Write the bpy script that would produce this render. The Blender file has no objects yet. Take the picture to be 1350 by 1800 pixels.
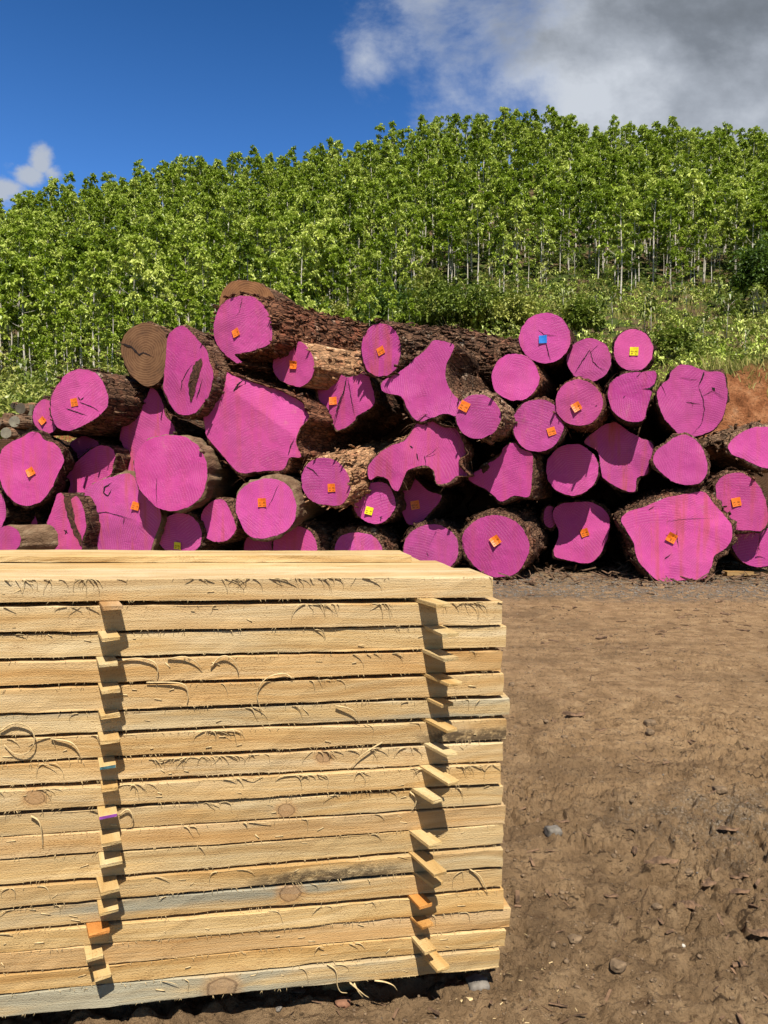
import bpy, bmesh, math, random
import numpy as np
from mathutils import Vector, Matrix, Euler
from mathutils.geometry import delaunay_2d_cdt

random.seed(7)
rng = np.random.default_rng(11)
SC = bpy.context.scene
COL = SC.collection
R = math.radians

# ------------------------------------------------------------------ camera
W0, H0, FPX = 1350.0, 1800.0, 1248.0
EYE = Vector((0, 0, 1.32))
PITCH = math.atan((850.0 - 900.0) / FPX)          # horizon sits a little above the middle


def ray(px, py):
    x = (px - W0 / 2) / FPX
    z = (H0 / 2 - py) / FPX
    c, s = math.cos(PITCH), math.sin(PITCH)
    return Vector((x, c - z * s, s + z * c))


def at(px, py, Y):
    d = ray(px, py)
    return EYE + d * (Y / d.y)


def on_plane(px, py, P, n):
    d = ray(px, py)
    return EYE + d * ((P - EYE).dot(n) / d.dot(n))


def at_z(px, py, z):
    d = ray(px, py)
    return EYE + d * ((z - EYE.z) / d.z)


# ------------------------------------------------------------------ noise
def _hash(i, j, k):
    h = (i.astype(np.int64) * 374761393 + j.astype(np.int64) * 668265263 + k.astype(np.int64) * 2147483647) & 0xffffffff
    h = ((h ^ (h >> 13)) * 1274126177) & 0xffffffff
    h = ((h ^ (h >> 16)) * 2246822519) & 0xffffffff
    return ((h ^ (h >> 15)) & 0xffff) / 65535.0


def vn(x, y, z=None):
    x = np.asarray(x, float); y = np.asarray(y, float)
    z = np.zeros_like(x) if z is None else np.asarray(z, float)
    i, j, k = np.floor(x), np.floor(y), np.floor(z)
    fx, fy, fz = x - i, y - j, z - k
    fx, fy, fz = (f * f * (3 - 2 * f) for f in (fx, fy, fz))
    r = 0
    for a in (0, 1):
        for b in (0, 1):
            for c in (0, 1):
                r = r + _hash(i + a, j + b, k + c) * (fx if a else 1 - fx) * (fy if b else 1 - fy) * (fz if c else 1 - fz)
    return r * 2 - 1


def fbm(x, y, z=None, o=4):
    r, a, f = 0, 1.0, 1.0
    for _ in range(o):
        r = r + a * vn(x * f + 17.3 * _, y * f - 9.1 * _, None if z is None else z * f)
        a *= .5; f *= 2.03
    return r


def worley(x, y):
    i, j = np.floor(x), np.floor(y)
    d1 = np.full(x.shape, 9.0); d2 = np.full(x.shape, 9.0); cid = np.zeros(x.shape)
    for a in (-1, 0, 1):
        for b in (-1, 0, 1):
            ci, cj = i + a, j + b
            hx = _hash(ci, cj, ci * 0 + 3); hy = _hash(ci, cj, ci * 0 + 8); hv = _hash(ci, cj, ci * 0 + 21)
            d = np.hypot(ci + hx - x, cj + hy - y)
            n = d < d1
            d2 = np.where(n, d1, np.minimum(d2, d)); cid = np.where(n, hv, cid); d1 = np.where(n, d, d1)
    return d1, d2, cid


def sst(a, b, x):
    t = np.clip((x - a) / (b - a), 0, 1)
    return t * t * (3 - 2 * t)


# ------------------------------------------------------------------ mesh helpers
def mesh(name, V, quads=None, tris=None, smooth=False, mats=()):
    me = bpy.data.meshes.new(name)
    V = np.asarray(V, np.float32)
    me.vertices.add(len(V)); me.vertices.foreach_set('co', V.ravel())
    loops, starts, n0 = [], [], 0
    for F, k in ((quads, 4), (tris, 3)):
        if F is not None and len(F):
            F = np.asarray(F, np.int32)
            loops.append(F.ravel()); starts.append(n0 + np.arange(len(F)) * k); n0 += len(F) * k
    L = np.concatenate(loops); S = np.concatenate(starts)
    me.loops.add(len(L)); me.loops.foreach_set('vertex_index', L.astype(np.int32))
    me.polygons.add(len(S)); me.polygons.foreach_set('loop_start', S.astype(np.int32))
    me.polygons.foreach_set('use_smooth', np.full(len(S), bool(smooth)))
    for m in mats:
        me.materials.append(m)
    me.update(calc_edges=True); me.validate()
    return me


def link(name, me, parent=None, loc=None):
    o = bpy.data.objects.new(name, me); COL.objects.link(o)
    if parent is not None: o.parent = parent
    if loc is not None: o.location = loc
    return o


def tag(o, label, cat, group=None, kind=None):
    o['label'] = label; o['category'] = cat
    if group: o['group'] = group
    if kind: o['kind'] = kind
    return o


def struct(o, label, cat, kind='structure'):
    o['kind'] = kind; o['label'] = label; o['category'] = cat
    return o


def empty(name, loc):
    o = bpy.data.objects.new(name, None); COL.objects.link(o); o.location = loc
    o.empty_display_size = .1
    return o


class MB:
    """collects pieces of one mesh"""
    def __init__(s): s.v, s.q, s.t, s.n = [], [], [], 0
    def add(s, V, q=None, t=None):
        V = np.asarray(V, float).reshape(-1, 3)
        s.v.append(V)
        if q is not None and len(q): s.q.append(np.asarray(q, int) + s.n)
        if t is not None and len(t): s.t.append(np.asarray(t, int) + s.n)
        s.n += len(V)
    def mesh(s, name, smooth=False, mats=()):
        return mesh(name, np.concatenate(s.v), np.concatenate(s.q) if s.q else None,
                    np.concatenate(s.t) if s.t else None, smooth, mats)


def tube(mb, pts, rad, n=5, flat=1.0):
    """tapered tube along a polyline"""
    P = np.asarray(pts, float); m = len(P)
    rad = np.broadcast_to(np.asarray(rad, float), (m,))
    T = np.gradient(P, axis=0); T /= np.linalg.norm(T, axis=1)[:, None] + 1e-9
    up = np.where(np.abs(T[:, 2:3]) > .9, np.array([[1., 0, 0]]), np.array([[0, 0, 1.]]))
    A = np.cross(T, up); A /= np.linalg.norm(A, axis=1)[:, None] + 1e-9
    B = np.cross(T, A)
    a = np.arange(n) * 2 * math.pi / n
    V = P[:, None] + rad[:, None, None] * (np.cos(a)[None, :, None] * A[:, None] + flat * np.sin(a)[None, :, None] * B[:, None])
    i = np.arange(m - 1)[:, None] * n; j = np.arange(n)[None]; j2 = (j + 1) % n
    q = np.stack([i + j, i + j2, i + n + j2, i + n + j], -1).reshape(-1, 4)
    t = [[0, k + 1, k] for k in range(1, n - 1)] + [[(m - 1) * n, (m - 1) * n + k, (m - 1) * n + k + 1] for k in range(1, n - 1)]
    mb.add(V.reshape(-1, 3), q, t)


# ------------------------------------------------------------------ material helper
class Mat:
    def __init__(s, name):
        s.m = bpy.data.materials.new(name); s.m.use_nodes = True
        s.nt = s.m.node_tree; s.N = s.nt.nodes; s.N.clear()
        s.out = s.N.new('ShaderNodeOutputMaterial')
    def n(s, t, **kw):
        x = s.N.new('ShaderNode' + t)
        for k, v in kw.items(): setattr(x, k, v)
        return x
    def put(s, sock, v):
        if v is None: return
        if isinstance(v, bpy.types.NodeSocket): s.nt.links.new(v, sock)
        elif isinstance(v, (tuple, list)) and len(v) == 3 and sock.type == 'RGBA': sock.default_value = (*v, 1)
        else: sock.default_value = v
    def noise(s, vec, scale, detail=4, rough=.55, dist=0.0, out='Fac'):
        x = s.n('TexNoise'); s.put(x.inputs['Vector'], vec); s.put(x.inputs['Scale'], scale)
        x.inputs['Detail'].default_value = detail; x.inputs['Roughness'].default_value = rough; x.inputs['Distortion'].default_value = dist
        return x.outputs[out]
    def vor(s, vec, scale, feature='F1', out='Distance', rand=1.0):
        x = s.n('TexVoronoi', feature=feature); s.put(x.inputs['Vector'], vec); x.inputs['Scale'].default_value = scale
        x.inputs['Randomness'].default_value = rand
        return x.outputs[out]
    def ramp(s, fac, stops, interp='LINEAR'):
        x = s.n('ValToRGB'); s.put(x.inputs[0], fac); e = x.color_ramp.elements; x.color_ramp.interpolation = interp
        while len(e) < len(stops): e.new(.5)
        for el, (p, c) in zip(e, stops):
            el.position = p; el.color = (*c, 1) if isinstance(c, (tuple, list)) else (c, c, c, 1)
        return x.outputs[0]
    def mix(s, f, a, b, mode='MIX'):
        x = s.n('Mix', data_type='RGBA', blend_type=mode)
        s.put(x.inputs[0], f); s.put(x.inputs[6], a); s.put(x.inputs[7], b)
        return x.outputs[2]
    def m_(s, op, a, b=None, c=None, clamp=False):
        x = s.n('Math', operation=op, use_clamp=clamp); s.put(x.inputs[0], a); s.put(x.inputs[1], b); s.put(x.inputs[2], c)
        return x.outputs[0]
    def vm(s, op, a, b=None, scale=None):
        x = s.n('VectorMath', operation=op); s.put(x.inputs[0], a)
        if b is not None: s.put(x.inputs[1], b)
        if scale is not None: s.put(x.inputs[3], scale)
        return x.outputs[0]
    def mapr(s, v, a, b, c=0.0, d=1.0, smooth=True):
        x = s.n('MapRange', interpolation_type='SMOOTHSTEP' if smooth else 'LINEAR')
        for k, val in zip(range(5), (v, a, b, c, d)): s.put(x.inputs[k], val)
        return x.outputs[0]
    def sep(s, v):
        x = s.n('SeparateXYZ'); s.put(x.inputs[0], v); return x.outputs
    def comb(s, a, b, c):
        x = s.n('CombineXYZ'); s.put(x.inputs[0], a); s.put(x.inputs[1], b); s.put(x.inputs[2], c); return x.outputs[0]
    def attr(s, name):
        x = s.n('Attribute', attribute_type='OBJECT', attribute_name=name); return x.outputs['Fac']
    def obj(s): return s.n('TexCoord').outputs['Object']
    def pos(s): return s.n('NewGeometry').outputs['Position']
    def rnd(s): return s.n('ObjectInfo').outputs['Random']
    def ocol(s): return s.n('ObjectInfo').outputs['Color']
    def bump(s, h, strength=.5, dist=.01, normal=None):
        x = s.n('Bump'); s.put(x.inputs['Height'], h); x.inputs['Strength'].default_value = strength; x.inputs['Distance'].default_value = dist
        s.put(x.inputs['Normal'], normal)
        return x.outputs[0]
    def bsdf(s, col, rough=.8, normal=None, spec=.3, transl=None, tfac=.0):
        if not tfac:
            col = s.vm('MULTIPLY', col, (.784, .784, .784))
        b = s.n('BsdfPrincipled'); s.put(b.inputs['Base Color'], col); s.put(b.inputs['Roughness'], rough)
        b.inputs['Specular IOR Level'].default_value = spec
        s.put(b.inputs['Normal'], normal)
        o = b.outputs[0]
        if tfac:
            t = s.n('BsdfTranslucent'); s.put(t.inputs[0], transl)
            mx = s.n('MixShader'); mx.inputs[0].default_value = tfac
            s.nt.links.new(o, mx.inputs[1]); s.nt.links.new(t.outputs[0], mx.inputs[2]); o = mx.outputs[0]
        s.nt.links.new(o, s.out.inputs[0])
        return s.m


def sc3(M, v, a, b, c):
    return M.vm('MULTIPLY', v, (a, b, c))
# ------------------------------------------------------------------ materials
def mat_paint():
    M = Mat('pink_paint_on_wood'); o = M.obj(); r = M.rnd()
    off = M.vm('ADD', o, M.comb(M.m_('MULTIPLY', r, 37.0), M.m_('MULTIPLY', r, 11.0), M.m_('MULTIPLY', r, 53.0)))

    def sawing(amp, add, scale, far):
        rot = M.n('VectorRotate', rotation_type='Y_AXIS'); M.put(rot.inputs['Vector'], M.vm('ADD', o, M.vm('MULTIPLY', M.noise(off, 1.6, 2, .5, 0, 'Color'), (.10, 0, .10))))
        M.put(rot.inputs['Angle'], M.m_('MULTIPLY_ADD', r, amp, add))
        w = M.n('TexWave', wave_type='RINGS', rings_direction='Y', wave_profile='SAW'); M.put(w.inputs['Vector'], M.vm('ADD', rot.outputs[0], far))
        w.inputs['Scale'].default_value = scale; w.inputs['Distortion'].default_value = 1.3; w.inputs['Detail'].default_value = 6
        w.inputs['Detail Scale'].default_value = 2.2; w.inputs['Detail Roughness'].default_value = .6
        return w.outputs['Fac']
    saw1 = sawing(2.2, -1.1, 8.5, (0.3, 0, 1.6)); saw2 = sawing(-1.7, 1.9, 11.0, (.2, 0, 1.2))
    pick = M.mapr(M.noise(off, 1.6, 2, .5), .47, .53)
    saw = M.mix(pick, saw1, saw2)
    smask = M.m_('MULTIPLY', M.mapr(M.noise(off, 3.4, 5, .7), .36, .58), M.mapr(M.noise(M.vm('ADD', off, (9, 1, 4)), 1.1, 2), .34, .60, .45, 1.0))
    w2 = M.n('TexWave', wave_type='RINGS', rings_direction='Y', wave_profile='SIN'); M.put(w2.inputs['Vector'], o)
    w2.inputs['Scale'].default_value = 14; w2.inputs['Distortion'].default_value = 4.5; w2.inputs['Detail'].default_value = 4
    rings = w2.outputs['Fac']
    big = M.noise(off, 2.4, 7, .68)
    streak = M.noise(sc3(M, off, 9, 3, .7), 1.0, 4, .6)
    fibre = M.noise(sc3(M, off, 55, 10, 9), 1.0, 4, .65)
    fine = M.noise(off, 60, 3, .6)
    col = M.ramp(big, [(.30, (.62, .046, .33)), (.5, (.75, .072, .40)), (.72, (.82, .115, .44))])
    col = M.mix(M.m_('MULTIPLY', M.mapr(saw, .35, .95), M.m_('MULTIPLY', smask, .5)), col, (.90, .24, .55))
    col = M.mix(M.m_('MULTIPLY', M.mapr(saw, .0, .30, .42, 0), smask), col, (.44, .022, .19))
    col = M.mix(M.m_('MULTIPLY', M.mapr(rings, .55, .95), M.mapr(M.noise(off, 1.9, 2), .45, .6, 0, .35)), col, (.48, .035, .22))
    col = M.mix(M.mapr(fibre, .60, .74, 0, .35), col, (.45, .02, .17))
    col = M.mix(M.m_('MULTIPLY', M.mapr(streak, .47, .66), M.m_('MULTIPLY_ADD', M.attr('redness'), 1.0, .08)), col, (.78, .13, .16))
    col = M.mix(M.m_('MULTIPLY', M.mapr(streak, .56, .68), M.m_('MULTIPLY', M.attr('redness'), .6)), col, (.42, .045, .03))
    col = M.mix(M.mapr(M.noise(off, 5.5, 5, .7), .64, .80, 0, .6), col, (.84, .27, .46))
    # thin or worn paint with the wood showing, and grey dirt
    worn = M.m_('MULTIPLY', M.mapr(M.noise(sc3(M, off, 3.4, 3, 2.2), 1.0, 7, .74), .60, .70), M.mapr(M.noise(off, 1.3, 2), .44, .60))
    col = M.mix(M.m_('MULTIPLY', worn, .5), col, (.74, .30, .30))
    col = M.mix(M.mapr(M.noise(M.vm('ADD', off, (3, 3, 3)), 4.0, 6, .75), .60, .76, 0, .4), col, (.32, .06, .17))
    col = M.mix(M.mapr(fine, .66, .8, 0, .5), col, (.34, .02, .15))
    col = M.mix(M.m_('MULTIPLY_ADD', M.m_('FRACT', M.m_('MULTIPLY', r, 13.7)), .06, .01), col, (.80, .50, .66))
    col = M.mix(M.m_('MULTIPLY', M.m_('FRACT', M.m_('MULTIPLY', r, 23.3)), .30), col, (.80, .11, .27))
    v_ = M.m_('MULTIPLY_ADD', M.m_('FRACT', M.m_('MULTIPLY', r, 7.31)), .22, .62)
    col = M.vm('SCALE', col, scale=v_)
    h = M.m_('ADD', M.m_('MULTIPLY', saw, M.m_('MULTIPLY', smask, .8)), M.m_('ADD', M.m_('MULTIPLY', fine, .45), M.m_('ADD', M.m_('MULTIPLY', rings, .1), M.m_('MULTIPLY', fibre, .3))))
    return M.bsdf(col, .62, M.bump(h, .6, .011), .2)


def mat_flat(name, col, rough=.8, vary=.3, scale=30, bump=.3, spec=.3):
    M = Mat(name); o = M.obj(); f = M.noise(o, scale, 4, .6)
    c = M.mix(M.mapr(f, .3, .7), tuple(x * (1 - vary) for x in col), tuple(min(1, x * (1 + vary)) for x in col))
    return M.bsdf(c, rough, M.bump(f, bump, .01), spec)


def mat_oldend():
    M = Mat('weathered_brown_cut_wood'); o = M.obj()
    w2 = M.n('TexWave', wave_type='RINGS', rings_direction='Y'); M.put(w2.inputs['Vector'], o)
    w2.inputs['Scale'].default_value = 9; w2.inputs['Distortion'].default_value = 5; w2.inputs['Detail'].default_value = 4
    n = M.noise(o, 5, 5, .65); g = M.noise(sc3(M, o, 40, 6, 6), 1, 3, .6)
    c = M.ramp(n, [(.3, (.075, .035, .018)), (.5, (.15, .068, .030)), (.7, (.22, .11, .05))])
    c = M.mix(M.m_('MULTIPLY', w2.outputs['Fac'], .35), c, (.27, .15, .07))
    c = M.mix(1.0, c, M.ocol(), 'MULTIPLY')
    return M.bsdf(c, .8, M.bump(M.m_('ADD', g, w2.outputs['Fac']), .3, .006), .2)


def mat_bark():
    M = Mat('rough_bark'); o = M.obj(); r = M.rnd()
    off = M.vm('ADD', o, M.comb(M.m_('MULTIPLY', r, 31.0), M.m_('MULTIPLY', r, 17.0), M.m_('MULTIPLY', r, 23.0)))
    st = sc3(M, off, 1.0, .22, 1.0)
    a = M.noise(st, 16, 6, .68, .6); b = M.noise(off, 3.0, 4, .6); v = M.vor(st, 22, 'DISTANCE_TO_EDGE')
    c = M.ramp(a, [(.28, (.016, .010, .007)), (.46, (.075, .038, .022)), (.60, (.17, .095, .055)), (.74, (.34, .25, .17))])
    c = M.mix(M.mapr(b, .52, .68, 0, .75), c, (.20, .085, .05))
    c = M.mix(M.mapr(M.noise(off, 5, 4, .7), .60, .72, 0, .7), c, (.40, .33, .25))
    c = M.mix(M.mapr(v, .0, .06, .8, 0), c, (.012, .008, .006))
    sm = M.attr('smooth_bark')
    c2 = M.ramp(M.noise(sc3(M, off, 7, .9, 7), 1.0, 6, .62), [(.3, (.070, .042, .024)), (.5, (.135, .088, .052)), (.7, (.21, .155, .10))])
    c = M.mix(M.m_('MULTIPLY', sm, .85), c, c2)
    c = M.mix(1.0, c, M.ocol(), 'MULTIPLY')
    h = M.m_('MULTIPLY', M.m_('ADD', a, M.mapr(v, 0, .12)), M.m_('MULTIPLY_ADD', sm, -.75, 1.0))
    return M.bsdf(c, .9, M.bump(h, .9, .02), .15)


def mat_wood():
    M = Mat('fresh_sawn_pine'); o = M.obj(); r = M.rnd()
    x, y, z = M.sep(o)
    kx, kz, kr = M.attr('knot_x'), M.attr('knot_z'), M.attr('knot_r')
    dx = M.m_('SUBTRACT', x, kx); dz = M.m_('SUBTRACT', z, kz)
    dx = M.m_('ADD', dx, M.m_('MULTIPLY', M.m_('SUBTRACT', M.noise(o, 28, 3, .6), .5), .018)); dz = M.m_('ADD', dz, M.m_('MULTIPLY', M.m_('SUBTRACT', M.noise(M.vm('ADD', o, (5, 2, 1)), 28, 3, .6), .5), .018))
    kd = M.m_('DIVIDE', M.m_('SQRT', M.m_('ADD', M.m_('MULTIPLY', M.m_('MULTIPLY', dx, dx), .6), M.m_('MULTIPLY', dz, dz))), M.m_('ADD', kr, .0001))
    bend = M.m_('MULTIPLY', M.m_('DIVIDE', 1.0, M.m_('ADD', M.m_('MULTIPLY', kd, kd), .5)), M.m_('MULTIPLY', kr, .9))
    o2 = M.comb(x, y, M.m_('ADD', z, M.m_('MULTIPLY', bend, M.m_('SIGN', dz))))
    off = M.vm('ADD', o2, M.comb(M.m_('MULTIPLY', r, 71.0), M.m_('MULTIPLY', r, 13.0), M.m_('MULTIPLY', r, 29.0)))
    wob = M.vm('ADD', off, M.comb(0.0, 0.0, M.m_('MULTIPLY', M.noise(sc3(M, off, 1.6, 4, 4), 1, 2), .12)))
    grain = M.noise(sc3(M, wob, 1.1, 16, 42), 1.0, 5, .58)
    gfine = M.noise(sc3(M, off, 9, 170, 320), 1.0, 3, .6)
    big = M.noise(sc3(M, off, 2.2, 6, 9), 1.0, 4, .6)
    saw = M.noise(sc3(M, off, 230, 14, 14), 1.0, 3, .65)
    sawb = M.noise(sc3(M, off, 14, 3, 3), 1.0, 2, .5)
    pits = M.noise(sc3(M, off, 260, 300, 420), 1.0, 2, .6)
    c = M.ramp(grain, [(.26, (.50, .27, .085)), (.42, (.66, .42, .17)), (.56, (.76, .54, .265)), (.70, (.83, .63, .36))])
    c = M.mix(M.mapr(big, .50, .66, 0, .30), c, (.64, .36, .13))
    c = M.mix(M.mapr(M.noise(sc3(M, off, 5, 5, 14), 1.0, 5, .65), .60, .72, 0, .5), c, (.52, .30, .12))
    c = M.mix(M.mapr(big, .22, .42, .45, 0), c, (.83, .67, .42))
    c = M.mix(M.m_('MULTIPLY', M.mapr(pits, .56, .70, 0, .75), M.mapr(sawb, .44, .58)), c, (.33, .16, .05))
    c = M.mix(M.mapr(gfine, .58, .76, 0, .28), c, (.50, .29, .11))
    # blue stain of fresh pine
    sn = M.noise(sc3(M, off, 1.3, 9, 16), 1.0, 4, .55)
    sm = M.m_('MULTIPLY', M.mapr(sn, .42, .60), M.attr('stain'), clamp=True)
    c = M.mix(M.m_('MULTIPLY', sm, .85), c, M.mix(grain, (.23, .22, .16), (.52, .50, .38)))
    # knot
    kn = M.mapr(kd, .75, 1.05, 1, 0)
    kring = M.m_('SINE', M.m_('MULTIPLY', kd, 26.0))
    kc = M.mix(M.m_('MULTIPLY_ADD', kring, .10, .5), M.mix(M.noise(o, 45, 4), (.26, .13, .06), (.46, .28, .15)), (.56, .36, .20))
    c = M.mix(M.mapr(kd, 1.0, 1.9, .5, 0), c, (.58, .30, .11))
    c = M.mix(M.m_('MULTIPLY', kn, .5), c, kc)
    c = M.mix(M.m_('MULTIPLY', M.m_('MULTIPLY', M.mapr(kd, .8, .98), M.mapr(kd, .98, 1.12, 1, 0)), .6), c, (.10, .05, .03))
    # dried mud smears
    dm = M.m_('MULTIPLY', M.mapr(M.m_('ABSOLUTE', M.m_('SUBTRACT', x, M.attr('mud_x'))), M.m_('MULTIPLY', M.attr('mud_w'), .3), M.attr('mud_w'), 1, 0), M.mapr(M.noise(sc3(M, off, 22, 22, 30), 1, 7, .78), .36, .56))
    dm = M.m_('MULTIPLY', M.m_('MULTIPLY', dm, M.mapr(M.m_('ADD', z, M.m_('MULTIPLY', M.noise(o, 35, 4, .7), .035)), .035, .058, 1, 0)), M.m_('GREATER_THAN', M.attr('mud_w'), .001))
    c = M.mix(M.m_('MULTIPLY', dm, .92), c, (.085, .055, .03))
    c = M.mix(1.0, c, M.ocol(), 'MULTIPLY')
    c = M.vm('MULTIPLY', c, (.82, .835, .82))
    h = M.m_('ADD', M.m_('MULTIPLY', saw, .5), M.m_('ADD', M.m_('MULTIPLY', pits, .7), M.m_('ADD', M.m_('MULTIPLY', gfine, .5), M.m_('MULTIPLY', dm, .6))))
    return M.bsdf(c, .72, M.bump(h, .75, .0035), .22)


def mat_mud():
    M = Mat('bare_brown_dirt'); p = M.pos()
    x, y, z = M.sep(p)
    wob = M.m_('ADD', y, M.m_('MULTIPLY', M.noise(p, .9, 3), 1.2))
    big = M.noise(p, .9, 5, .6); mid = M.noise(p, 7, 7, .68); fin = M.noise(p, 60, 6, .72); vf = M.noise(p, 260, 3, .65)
    dry = M.ramp(mid, [(.28, (.185, .115, .060)), (.5, (.33, .214, .116)), (.72, (.46, .32, .185))])
    wet = M.ramp(mid, [(.28, (.12, .077, .042)), (.5, (.25, .165, .092)), (.72, (.41, .285, .165))])
    c = M.mix(M.mapr(M.m_('ADD', wob, M.m_('MULTIPLY', M.noise(p, 2.2, 3), .9)), 3.0, 5.0), wet, dry)
    c = M.mix(M.mapr(big, .52, .66, 0, .45), c, (.40, .27, .15))
    c = M.mix(M.mapr(big, .30, .48, .6, 0), c, (.145, .095, .055))
    tr_ = M.noise(sc3(M, p, .35, 2.4, 1), 1, 5, .62)
    c = M.mix(M.mapr(tr_, .50, .66, 0, .38), c, (.14, .090, .052))
    st = M.noise(sc3(M, p, 5, 20, 10), 1, 5, .72)
    c = M.mix(M.mapr(st, .58, .66, 0, .75), c, (.105, .062, .034))
    c = M.mix(M.mapr(M.noise(sc3(M, p, 11, 34, 10), 1, 3, .7), .62, .68, 0, .85), c, (.045, .028, .016))
    # grey gravel by the logs and one patch in the yard
    gv = M.vor(p, 85); gcol = M.vor(p, 85, out='Color'); gs = M.sep(gcol)[0]
    gr = M.mix(gs, (.11, .10, .088), (.38, .355, .31)); gr = M.mix(M.mapr(gv, .3, .6), gr, (.07, .058, .045))
    m1 = M.mapr(wob, 8.35, 8.9)
    ddx = M.m_('SUBTRACT', x, 1.42); ddy = M.m_('SUBTRACT', y, 2.75)
    pd = M.m_('SQRT', M.m_('ADD', M.m_('MULTIPLY', ddx, ddx), M.m_('MULTIPLY', M.m_('MULTIPLY', ddy, ddy), 2.2)))
    m2 = M.mapr(M.m_('ADD', pd, M.m_('MULTIPLY', M.noise(p, 3.5, 4), .9)), .55, 1.15, .7, 0)
    gm = M.m_('MULTIPLY', M.m_('MAXIMUM', m1, m2), M.mapr(M.noise(p, 9, 5, .72), .40, .60))
    c = M.mix(M.m_('MULTIPLY', gm, .8), c, gr)
    c = M.mix(M.mapr(vf, .64, .74, 0, .6), c, (.55, .44, .28))
    c = M.mix(M.mapr(fin, .32, .46, .75, 0), c, (.050, .032, .018))  # fine dark pits, crevice shade painted into the soil colour
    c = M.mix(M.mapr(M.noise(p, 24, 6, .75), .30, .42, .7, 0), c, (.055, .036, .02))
    c = M.vm('MULTIPLY', c, (1.10, 1.05, .96))
    h = M.m_('ADD', M.m_('MULTIPLY', fin, 1.3), M.m_('ADD', M.m_('MULTIPLY', vf, .4), M.m_('MULTIPLY', M.m_('MULTIPLY', gm, gv), .5)))
    return M.bsdf(c, .92, M.bump(h, 1.0, .018), .12)


def mat_hill():
    M = Mat('hillside_soil_and_turf'); p = M.pos(); x, y, z = M.sep(p)
    n = M.noise(p, .35, 5, .6); f = M.noise(p, 3, 5, .7); g = M.noise(p, 14, 4, .7)
    turf = M.ramp(f, [(.3, (.035, .055, .012)), (.5, (.075, .105, .02)), (.7, (.13, .14, .035))])
    dirt = M.ramp(f, [(.3, (.075, .045, .024)), (.55, (.17, .105, .06)), (.75, (.26, .17, .10))])
    c = M.mix(M.mapr(n, .46, .56, 0, .85), turf, dirt)
    orange = M.ramp(M.noise(p, 2.5, 6, .68), [(.28, (.17, .058, .020)), (.46, (.36, .135, .052)), (.60, (.48, .21, .09)), (.76, (.58, .32, .17))])
    orange = M.mix(M.mapr(g, .56, .68, 0, .8), orange, (.075, .042, .02))
    orange = M.mix(M.mapr(M.noise(sc3(M, p, 3, 3, 9), 1, 6, .75), .58, .68, 0, .7), orange, (.13, .075, .03))
    up = M.sep(M.n('NewGeometry').outputs['Normal'])[2]
    bank = M.mapr(M.m_('ADD', y, M.m_('MULTIPLY', M.noise(p, 1.1, 4), 1.6)), 20.0, 20.7, 1, 0)
    c = M.mix(bank, c, orange)
    h = M.m_('ADD', f, M.m_('ADD', M.m_('MULTIPLY', g, .6), M.m_('MULTIPLY', M.noise(p, 40, 4, .7), .25)))
    return M.bsdf(c, .95, M.bump(h, 1.0, .2), .1)


def mat_leaf(name, dark, mid, light, tf=.28, rough=.42):
    M = Mat(name); p = M.pos(); r = M.rnd()
    a = M.noise(p, 1.1, 3, .6); b = M.noise(p, 9, 3, .6)
    a2 = M.noise(sc3(M, p, 1, 1, .35), .42, 2, .5)
    k = M.m_('ADD', M.m_('MULTIPLY', a, .40), M.m_('ADD', M.m_('MULTIPLY', b, .40), M.m_('MULTIPLY_ADD', r, .22, -.10)))
    k = M.m_('ADD', k, M.m_('MULTIPLY', M.m_('SUBTRACT', a2, .36), .6))
    c = M.ramp(k, [(.30, dark), (.48, mid), (.66, light)])
    t = M.mix(.5, c, (.20, .34, .02))
    return M.bsdf(c, rough, None, .28, t, tf)


PINK = mat_paint()
OLDEND = mat_oldend()
BARK = mat_bark()
WOOD = mat_wood()
MUD = mat_mud()
HILL = mat_hill()
CRACK = mat_flat('dark_split_in_wood', (.018, .010, .010), .95, .4)
ROT = mat_flat('rotten_bark_pocket', (.075, .030, .016), .95, .7, 40, .9)
LEAF = mat_leaf('plantation_leaf', (.050, .085, .006), (.255, .335, .022), (.62, .66, .17), .20, .42)
SHRUB = mat_leaf('shrub_leaf', (.045, .068, .010), (.150, .190, .026), (.36, .35, .085), .16)
DARKLEAF = mat_leaf('dark_shrub_leaf', (.035, .066, .012), (.075, .125, .022), (.15, .20, .05), .2)
GRASS = mat_leaf('grass_blade', (.095, .100, .020), (.22, .205, .042), (.40, .32, .10), .25, .6)
NEEDLE = mat_leaf('conifer_needle', (.012, .030, .010), (.025, .055, .016), (.05, .085, .025), .1)
TRUNK = mat_flat('pale_young_bark', (.60, .54, .44), .85, .35, 6, .3)
STONE = mat_flat('grey_stone', (.175, .150, .120), .9, .45, 22, .9)
CHIP = mat_flat('dry_bark_piece', (.16, .092, .050), .92, .55, 30, .9)
CLOD = mat_flat('mud_clod', (.185, .122, .068), .95, .4, 40, .8)
RUST = mat_flat('reddish_stone', (.23, .11, .06), .9, .4, 18, .5)
GREYLOG = mat_flat('silver_weathered_wood', (.25, .215, .175), .9, .5, 14, .6)
FIBRE = mat_flat('torn_wood_fibre', (.62, .45, .22), .8, .25, 60, .1)
TAGS = {'orange': mat_flat('orange_tag_plastic', (.92, .19, .010), .4, .12, 40, .1, .5),
        'yellow': mat_flat('yellow_tag_plastic', (.92, .76, .01), .4, .1, 40, .1, .5),
        'blue': mat_flat('blue_tag_plastic', (.012, .19, .62), .4, .12, 40, .1, .5)}
INK = mat_flat('tag_print_ink', (.26, .09, .012), .7, .2)
ENDPAINT = {'purple': mat_flat('purple_end_paint', (.30, .07, .36), .7, .2), 'teal': mat_flat('teal_end_paint', (.07, .16, .17), .7, .4, 200)}

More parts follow.
